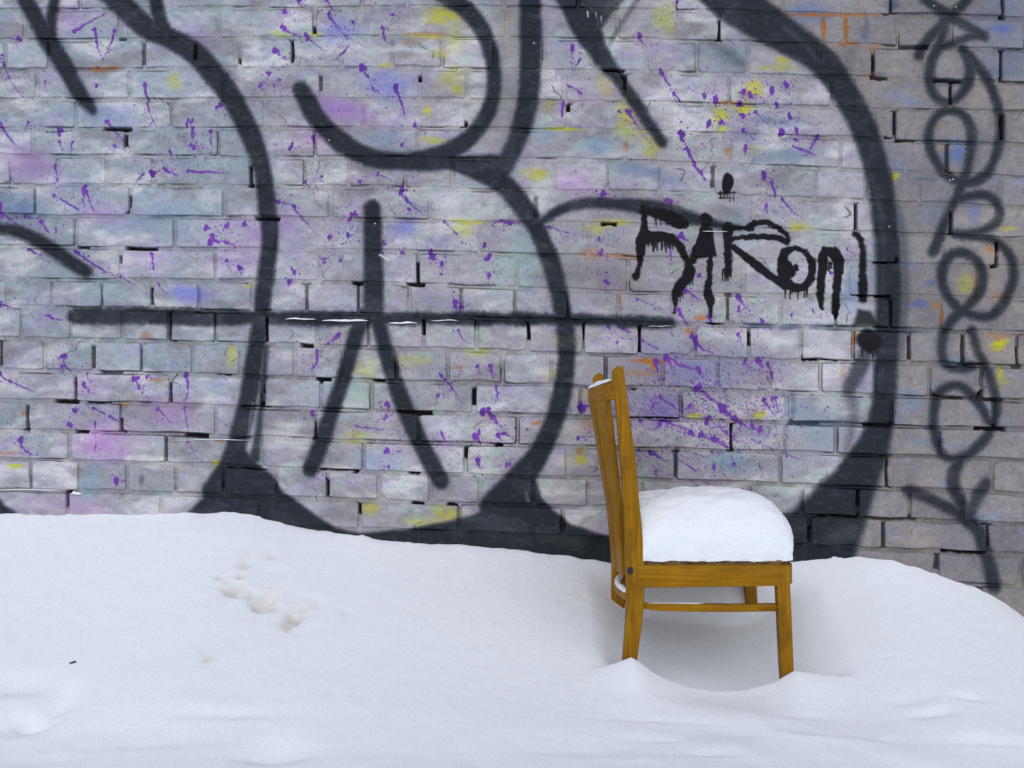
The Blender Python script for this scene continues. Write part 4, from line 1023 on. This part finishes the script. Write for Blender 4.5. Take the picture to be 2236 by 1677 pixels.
# old footprints, bottom left, softened by later snow
for px, py, rx, rd, dp in ((75, 1574, .030, .024, .034), (126, 1538, .030, .045, .020), (2115, 1524, .030, .014, .012), (2035, 1560, .045, .018, .012), (1760, 1566, .06, .022, .008), (1480, 1575, .10, .018, .007), (1430, 1615, .05, .02, .010), (1560, 1645, .07, .02, .009), (1900, 1610, .09, .02, .008), (2150, 1620, .07, .02, .01), (500, 1560, .12, .02, .005),  (30, 1500, .09, .05, .012), (40, 1590, .05, .04, .012), (600, 1650, .06, .05, .016), (330, 1610, .16, .06, .010), (1990, 1530, .05, .03, .007), (1600, 1600, .12, .05, .006), (1330, 1640, .10, .05, .006)):
    x, d, z = snow_hit(px, py)
    q = ((SX - x) / rx) ** 2 + ((SD - d) / rd) ** 2 * np.where(SD < d, 3.0, .7)
    H -= (.5 if px > 1000 else .9) * dp * np.exp(-q ** 1.1)
SP = CAM + SX[..., None] * RH + SD[..., None] * FH
SP[..., 2] += H
ground = grid_mesh('snow_ground', SP, M_GROUND)
tag(ground, kind='structure')
at = ground.data.attributes.new('stain_shade', 'FLOAT', 'POINT'); at.data.foreach_set('value', stain_shade.reshape(-1).astype(np.float32))

# ------------------------------------------------------------------ the chair
RC = math.cos(ROLL) * RH + math.sin(ROLL) * np.array([0, 0, 1.0])
UC = -math.sin(ROLL) * RH + math.cos(ROLL) * np.array([0, 0, 1.0])
DN = 2.54                                     # distance of the chair's near side
WID = .393                                    # over the legs


def on_plane(px, py, d):
    r = ray(px, py); return CAM + r / (r @ FH) * d


P0 = on_plane(1384, 1690, DN) + FH * WID / 2 + RC * .17


def nl(px, py, d=DN):
    v = on_plane(px, py, d) - P0
    return float(v @ RC), float(v @ UC)


YN = -WID / 2                                 # local y of the near face
chair = link(bpy.data.objects.new('wooden_chair', None))
m = Matrix.Identity(4)
for i in range(3):
    m[i][0], m[i][1], m[i][2], m[i][3] = RC[i], FH[i], UC[i], P0[i]
chair.matrix_world = m
tag(chair, 'ochre varnished wooden chair half sunk in snow in front of the graffiti wall', 'chair')


def prism(name, prof, y0, y1, mat, bevel=.004, seg=2, shear=None):
    """side profile (x, z) extruded from y0 to y1, edges eased"""
    bm = bmesh.new()
    lo = [bm.verts.new((x, y0, z)) for x, z in prof]
    hi = [bm.verts.new((x, y1, z)) for x, z in prof]
    n = len(prof)
    bm.faces.new(lo[::-1]); bm.faces.new(hi)
    for i in range(n):
        bm.faces.new((lo[i], lo[(i + 1) % n], hi[(i + 1) % n], hi[i]))
    bmesh.ops.recalc_face_normals(bm, faces=bm.faces)
    if bevel:
        es = [e for e in bm.edges if len(e.link_faces) == 2 and e.calc_face_angle(0) > .6]
        bmesh.ops.bevel(bm, geom=es, offset=bevel, segments=seg, profile=.6, affect='EDGES', clamp_overlap=True)
    if shear:
        for v in bm.verts:
            v.co = Vector(shear(*v.co))
    me = bpy.data.meshes.new(name); bm.to_mesh(me); bm.free()
    me.materials.append(mat)
    for p in me.polygons:
        p.use_smooth = True
    me.set_sharp_from_angle(angle=R(38))
    return link(bpy.data.objects.new(name, me), chair)


right = [(1362, 802), (1368, 849), (1377, 925), (1386, 983), (1392, 1042), (1397, 1101), (1401, 1150), (1405, 1190), (1407, 1216), (1407, 1313), (1403, 1361), (1398, 1397), (1392, 1441), (1386, 1480), (1377, 1560), (1366, 1680)]
left = [(1337, 812), (1340, 849), (1344, 873), (1350, 936), (1357, 1030), (1362, 1101), (1365, 1180), (1369, 1265), (1368, 1337), (1366, 1373), (1361, 1441), (1354, 1500), (1346, 1570), (1334, 1680)]
post = [nl(*p) for p in right[::-1]] and [nl(*p) for p in left[::-1]] + [nl(1343, 802), nl(1352, 798)] + [nl(*p) for p in right]
zs, zt_ = nl(1390, 1230)[1], nl(1350, 800)[1]
prism('back_post', post, YN, YN + .033, M_WOODZ, .007, 3)
prism('back_post', post, YN + .36, YN + .393, M_WOODZ, .006, 3, shear=lambda x, y, z: (x - .017 * max(0, (z - zs) / (zt_ - zs)), y, z + .004))
leg = [nl(*p) for p in ((1698, 1236), (1698, 1279), (1701, 1339), (1704, 1409), (1708, 1480), (1715, 1580), (1723, 1690), (1750, 1690), (1742, 1580), (1735, 1480), (1734, 1440), (1731, 1361), (1727, 1278), (1727, 1236))]
prism('front_leg', leg, YN + .003, YN + .036, M_WOODZ, .004)
prism('front_leg', leg, YN + .357, YN + .39, M_WOODZ, .004)

# seat frame: a bent hoop, rounded at the two front corners
zf1, zf0 = nl(1560, 1234)[1], nl(1560, 1279)[1]
xb, xf = nl(1392, 1250)[0], nl(1741, 1250)[0]


def hoop(inset, n=8, rad=.055):
    xa, xc = xb + inset, xf - inset; ya, yb = YN - .002 + inset, YN + WID - .006 - inset; r = max(rad - inset, .01)
    pts = [(xa, ya)]
    for i in range(n + 1):
        t = -math.pi / 2 + math.pi / 2 * i / n; pts.append((xc - r + r * math.cos(t), ya + r + r * math.sin(t)))
    for i in range(n + 1):
        t = math.pi / 2 * i / n; pts.append((xc - r + r * math.cos(t), yb - r + r * math.sin(t)))
    pts.append((xa, yb))
    return pts


def ring_part(name, outer_, inner_, z0, z1, mat, droop=0.0):
    n = len(outer_); bm = bmesh.new()
    zl = lambda x, z: z - droop * (1 - (x - xb) / (xf - xb))
    vs = [[bm.verts.new((x, y, z if top else zl(x, z))) for x, y in loop] for loop, z, top in ((outer_, z1, 1), (outer_, z0, 0), (inner_, z0, 0), (inner_, z1, 1))]
    for a in range(4):
        A, B = vs[a], vs[(a + 1) % 4]
        for i in range(n):
            j = (i + 1) % n; bm.faces.new((A[i], A[j], B[j], B[i]))
    bmesh.ops.recalc_face_normals(bm, faces=bm.faces)
    es = [e for e in bm.edges if e.calc_face_angle(0) > 1.0]
    bmesh.ops.bevel(bm, geom=es, offset=.003, segments=2, affect='EDGES', profile=.6, clamp_overlap=True)
    me = bpy.data.meshes.new(name); bm.to_mesh(me); bm.free(); me.materials.append(mat)
    for p in me.polygons:
        p.use_smooth = True
    me.set_sharp_from_angle(angle=R(38))
    return link(bpy.data.objects.new(name, me), chair)


ring_part('seat_frame', hoop(0), hoop(.022), zf0, zf1, M_WOODX, droop=.005)
# seat board with its frayed edge
lo = hoop(.006, rad=.05); n = len(lo); zb = nl(1560, 1224)[1]
V = []; g3 = random.Random(3)
dense = []
for i in range(n):
    a, c = lo[i], lo[(i + 1) % n]; k = max(1, int(math.dist(a, c) / .008))
    dense += [(a[0] + (c[0] - a[0]) * t / k, a[1] + (c[1] - a[1]) * t / k) for t in range(k)]
n = len(dense)
for zz in (zf1 - .003, zb):
    for x, y in dense:
        V.append((x + g3.gauss(0, .0012), y + g3.gauss(0, .0012), zz + g3.gauss(0, .0009)))
mesh_obj('seat', V, [tuple(range(n))[::-1], tuple(range(n, 2 * n))] + [(i, (i + 1) % n, n + (i + 1) % n, n + i) for i in range(n)], M_PAD, chair)

# stretchers
st = [nl(*p) for p in ((1385, 1319), (1406, 1319), (1500, 1320), (1600, 1321.5), (1715, 1320), (1715, 1337), (1600, 1338.5), (1500, 1338), (1440, 1336), (1406, 1332), (1385, 1330))]
prism('stretcher', st, YN + .010, YN + .030, M_WOODX, .004)
prism('stretcher', [(x, z + .013) for x, z in st], YN + .363, YN + .381, M_WOODX, .004)


def sweep(name, fx, z0, z1, thick, y0, y1, mat, n=18, bevel=.003):
    """plank that runs across the chair; fx(y) its rear face, z0/z1(y) its edges"""
    bm = bmesh.new(); rows = []
    for i in range(n + 1):
        y = y0 + (y1 - y0) * i / n; x = fx(y)
        rows.append([bm.verts.new((x, y, z0(y))), bm.verts.new((x + thick, y, z0(y))), bm.verts.new((x + thick, y, z1(y))), bm.verts.new((x, y, z1(y)))])
    for a, c in zip(rows[:-1], rows[1:]):
        for i in range(4):
            j = (i + 1) % 4; bm.faces.new((a[i], a[j], c[j], c[i]))
    bm.faces.new(rows[0][::-1]); bm.faces.new(rows[-1])
    bmesh.ops.recalc_face_normals(bm, faces=bm.faces)
    es = [e for e in bm.edges if e.calc_face_angle(0) > 1.0]
    bmesh.ops.bevel(bm, geom=es, offset=bevel, segments=2, affect='EDGES', profile=.6, clamp_overlap=True)
    me = bpy.data.meshes.new(name); bm.to_mesh(me); bm.free(); me.materials.append(mat)
    for p in me.polygons:
        p.use_smooth = True
    me.set_sharp_from_angle(angle=R(38))
    return link(bpy.data.objects.new(name, me), chair)


HW = WID / 2
PXM = 1 / 975.0
xr0 = nl(1343, 850)[0]
bow = lambda y, b: b * (1 - (y / HW) ** 2)
ztr, zbr = nl(1343, 826)[1], nl(1343, 870)[1]
lean = lambda y: -.014 * (y + HW) / WID
sweep('top_rail', lambda y: xr0 - bow(y, .037) + lean(y), lambda y: zbr - .002, lambda y: ztr - bow(y, .014), .020, YN + .004, YN + WID - .006, M_WOODY, bevel=.004)
# rear stretcher, a thin bent bow
xs0, xs1 = nl(1376, 1306)[0], nl(1396, 1306)[0]
rz1, rz0 = nl(1376, 1299)[1], nl(1376, 1317)[1]
rsx = lambda y: xs0 + (xs1 - xs0) * (y + HW) / WID - bow(y, .026)
sweep('rear_stretcher', rsx, lambda y: rz0, lambda y: rz1, .014, YN + .02, YN + WID - .02, M_WOODY)

# back slats: three, each bowing with the back
levels = [(870, 36, 1343), (936, 32, 1350), (1030, 25, 1357), (1120, 17, 1363), (1200, 13, 1366), (1262, 12, 1369)]
lz = [nl(a[2], a[0])[1] for a in levels]; lx = [nl(a[2], a[0])[0] for a in levels]; lb = [a[1] * PXM for a in levels]


def slat(yc, w=.088, th=.011):
    bm = bmesh.new(); rows = []
    N = 22
    for i in range(N + 1):
        z = lz[0] + .01 + (lz[-1] - lz[0] - .012) * i / N
        q = np.interp(-z, [-v for v in lz], range(len(lz)))
        x0 = np.interp(q, range(len(lx)), lx); bb = np.interp(q, range(len(lb)), lb)
        row = []
        for y, k in ((yc - w / 2, 0), (yc + w / 2, 0), (yc + w / 2, th), (yc - w / 2, th)):
            row.append(bm.verts.new((x0 - bow(y, bb) + k + lean(y) * max(0, (z - zs) / (zt_ - zs)), y, z)))
        rows.append(row)
    for a, c in zip(rows[:-1], rows[1:]):
        for i in range(4):
            j = (i + 1) % 4; bm.faces.new((a[i], a[j], c[j], c[i]))
    bm.faces.new(rows[0]); bm.faces.new(rows[-1][::-1])
    bmesh.ops.recalc_face_normals(bm, faces=bm.faces)
    es = [e for e in bm.edges if e.calc_face_angle(0) > 1.0]
    bmesh.ops.bevel(bm, geom=es, offset=.0025, segments=2, affect='EDGES', clamp_overlap=True)
    me = bpy.data.meshes.new('back_slat'); bm.to_mesh(me); bm.free(); me.materials.append(M_WOODZ)
    for p in me.polygons:
        p.use_smooth = True
    me.set_sharp_from_angle(angle=R(38))
    return link(bpy.data.objects.new('back_slat', me), chair)


for yc in (-.104, 0.0, .104):
    slat(yc)
# bolt head on the near post
bx, bz = nl(1376, 1246)
V = [(bx + .0068 * math.cos(t), YN - .0015, bz + .0085 * math.sin(t)) for t in np.linspace(0, 2 * math.pi, 14, endpoint=False)]
V += [(bx + .0078 * math.cos(t), YN + .004, bz + .0095 * math.sin(t)) for t in np.linspace(0, 2 * math.pi, 14, endpoint=False)]
mesh_obj('bolt', V, [tuple(range(14))] + [(i, 14 + i, 14 + (i + 1) % 14, (i + 1) % 14) for i in range(14)], M_BOLT, chair)


# ------------------------------------------------------------------ snow lying on things
def to_world(P):
    P = np.asarray(P, float)
    return P0 + P[..., 0:1] * RC + P[..., 1:2] * FH + P[..., 2:3] * UC


def loaf():
    """thick rounded cap of snow on the seat"""
    nu, nv = 90, 84
    a = np.linspace(-1, 1, nu); a = np.sign(a) * (1 - (1 - np.abs(a)) ** 1.8)
    c = np.linspace(-1, 1, nv); c = np.sign(c) * (1 - (1 - np.abs(c)) ** 1.8)
    A, Cc = np.meshgrid(a, c, indexing='ij')
    x0, x1 = nl(1404, 1200)[0], nl(1742, 1200)[0]
    y0, y1 = YN + .000, YN + WID - .010
    H0 = nl(1560, 1067, DN + .18)[1] - zb
    hx = np.where(A < 0, 1 - .10 * np.abs(A) ** 2.2, np.clip(1 - np.abs(A) ** 4.6, 0, 1) ** .46)
    hy = np.clip(1 - np.abs(Cc) ** 3.4, 0, 1) ** .5
    Z = H0 * hx * hy
    # round the plan at the two front corners
    rr = np.clip(A, 0, 1) ** 5
    Y = (y0 + y1) / 2 + (y1 - y0) / 2 * Cc * (1 - .07 * rr)
    X = (x0 + x1) / 2 + (x1 - x0) / 2 * (A - .055 * np.clip(A, 0, 1) ** 4 * np.abs(Cc) ** 5)
    bulge = .006 * np.sin(np.clip(Z / H0, 0, 1) * math.pi)
    Y += bulge * np.sign(Cc) * np.abs(Cc) ** 3
    X += 1.3 * bulge * np.clip(A, 0, 1) ** 5 + .017 * np.clip(A, 0, 1) ** 4 * (1 - Cc ** 2) * sstep(.05, .5, Z / H0)
    nzx = pnoise(X, Y + Z, .05, 41, 3); edge = np.exp(-(Z / .02) ** 2)
    Z = Z + .014 * nzx * (hx * hy) + .004 * pnoise(X, Y + 1.3 * Z, .018, 42, 2) * sstep(0, .1, hx * hy)
    Y += .010 * pnoise(X, Z * 1.7 + Y * .3, .035, 43, 4) * np.abs(Cc) ** 4
    X += .007 * pnoise(Z * 1.5, Y, .03, 44, 3) * np.clip(A, 0, 1) ** 4
    Z = zb - .0015 + Z + edge * .004 * pnoise(X, Y, .015, 45, 2)
    Z = np.maximum(Z, zb - .003)
    P = to_world(np.stack([X, Y, Z], -1))
    # skirt along the edge of the grid closes the left face against the posts
    low = np.stack([X, Y, np.full_like(Z, zb - .003)], -1)
    P2 = np.concatenate([to_world(low[:1]), P, to_world(low[-1:])], 0)
    return grid_mesh('seat_snow', P2, M_SNOW)


tag(loaf(), 'thick rounded loaf of white snow piled on the seat of the ochre chair', 'snow', kind='thing')


def ridge(name, path, w, h, label, group=None, n=30, seed=1, taper=.12, world_up=True):
    """a rounded strip of snow along a path of world points, lying on a ledge: w across (world vector function), h high"""
    path = np.asarray(path, float); L = len(path); t = np.linspace(0, 1, n)
    P = np.stack([np.interp(t, np.linspace(0, 1, L), path[:, k]) for k in range(3)], 1)
    g = np.random.default_rng(seed); jit = np.interp(t, np.linspace(0, 1, 9), g.uniform(.65, 1.1, 9))
    env = np.clip(np.minimum(t, 1 - t) / taper, 0, 1) ** .6
    ang = np.linspace(0, math.pi, 9)
    T = np.gradient(P, axis=0); T /= np.linalg.norm(T, axis=1)[:, None]
    S = np.cross(T, np.array([0, 0, 1.0])); S /= np.linalg.norm(S, axis=1)[:, None]
    rows = P[:, None, :] + S[:, None, :] * (np.cos(ang)[None, :, None] * w / 2 * (.4 + .6 * env)[:, None, None])
    rows[..., 2] += np.sin(ang)[None, :] ** .8 * (h * jit * env)[:, None] - .0012
    o = grid_mesh(name, rows, M_SNOW)
    return tag(o, label, 'snow', group, 'thing')


ys = np.linspace(YN + .036, YN + WID - .04, 16)
ridge('rail_snow', to_world([(xr0 - bow(y, .037) + lean(y) + .010, y, ztr - bow(y, .014)) for y in ys]), .020, .013, 'narrow strip of snow lying along the top rail of the chair back', seed=3, taper=.05)
ys = np.linspace(YN + .034, YN + WID - .05, 16)
ridge('stretcher_snow', to_world([(rsx(y) + .007, y, rz1) for y in ys]), .014, .010, 'curved line of snow on the bent rear stretcher of the chair', seed=4, taper=.05)
zst = nl(1500, 1319.5)[1]
ridge('stretcher_snow', to_world([(x, YN + .020, zst + .0002) for x in np.linspace(nl(1408, 1320)[0], nl(1540, 1320)[0], 12)]), .014, .0026, 'thin smear of snow on the side stretcher beside the back leg', seed=5)

LEDGE = [(623, 692, 697, 1, 'short snow crescent on a brick ledge just right of the tall dark curve', 6), (703, 806, 701, 1, 'longest snow crescent, on the dark bar left of the letter stem', 9), (849, 914, 706, 1, 'snow crescent on the dark bar just right of the stem', 8), (940, 1002, 700, 1, 'flat thin snow line on the dark bar near the B bowl', 4),
         (372, 552, 960, 1, 'long thin snow line along a brick top beside the lower dark curve', 3), (-10, 146, 1069, 1, 'snow line on the lowest brick at the left edge of the picture', 4), (155, 182, 1078, 1, 'small snow lump between two bricks low on the left', 10),
         (1533, 1588, 506, 1, 'thin snow line on a brick behind the dripping word', 3), (1414, 1472, 712, 1, 'thin snow line under the right end of the dark bar', 2.5)]
for i, (x0, x1, y, _, lab, hh) in enumerate(LEDGE):
    pts = []
    for t in np.linspace(0, 1, 8):
        u, v = wall_uv(x0 + (x1 - x0) * t, y); pts.append((u, -.0050, v + .001 * math.sin(7 * t + i)))
    ridge('ledge_snow', pts, .010, .6 * hh / 830.0, lab, 'thin strips of snow caught on the brick ledges', n=20, seed=50 + i, taper=.3)

# twig on the snow
x, d, z = snow_hit(159, 1448)
p = CAM + RH * x + FH * d + np.array([0, 0, z])
rows = []
for i, t in enumerate(np.linspace(-1, 1, 7)):
    c = p + RH * t * .0058 + FH * .003 * t + np.array([0, 0, .0016 + .0012 * math.sin(t * 3)])
    r = .0021 * (1 - .45 * abs(t) ** 3)
    rows.append([c + FH * r * math.cos(a) + np.array([0, 0, 1]) * r * math.sin(a) for a in np.linspace(0, 2 * math.pi, 9)])
tag(grid_mesh('twig', np.array(rows), M_TWIG), 'tiny dark brown twig lying alone on the smooth snow', 'twig')
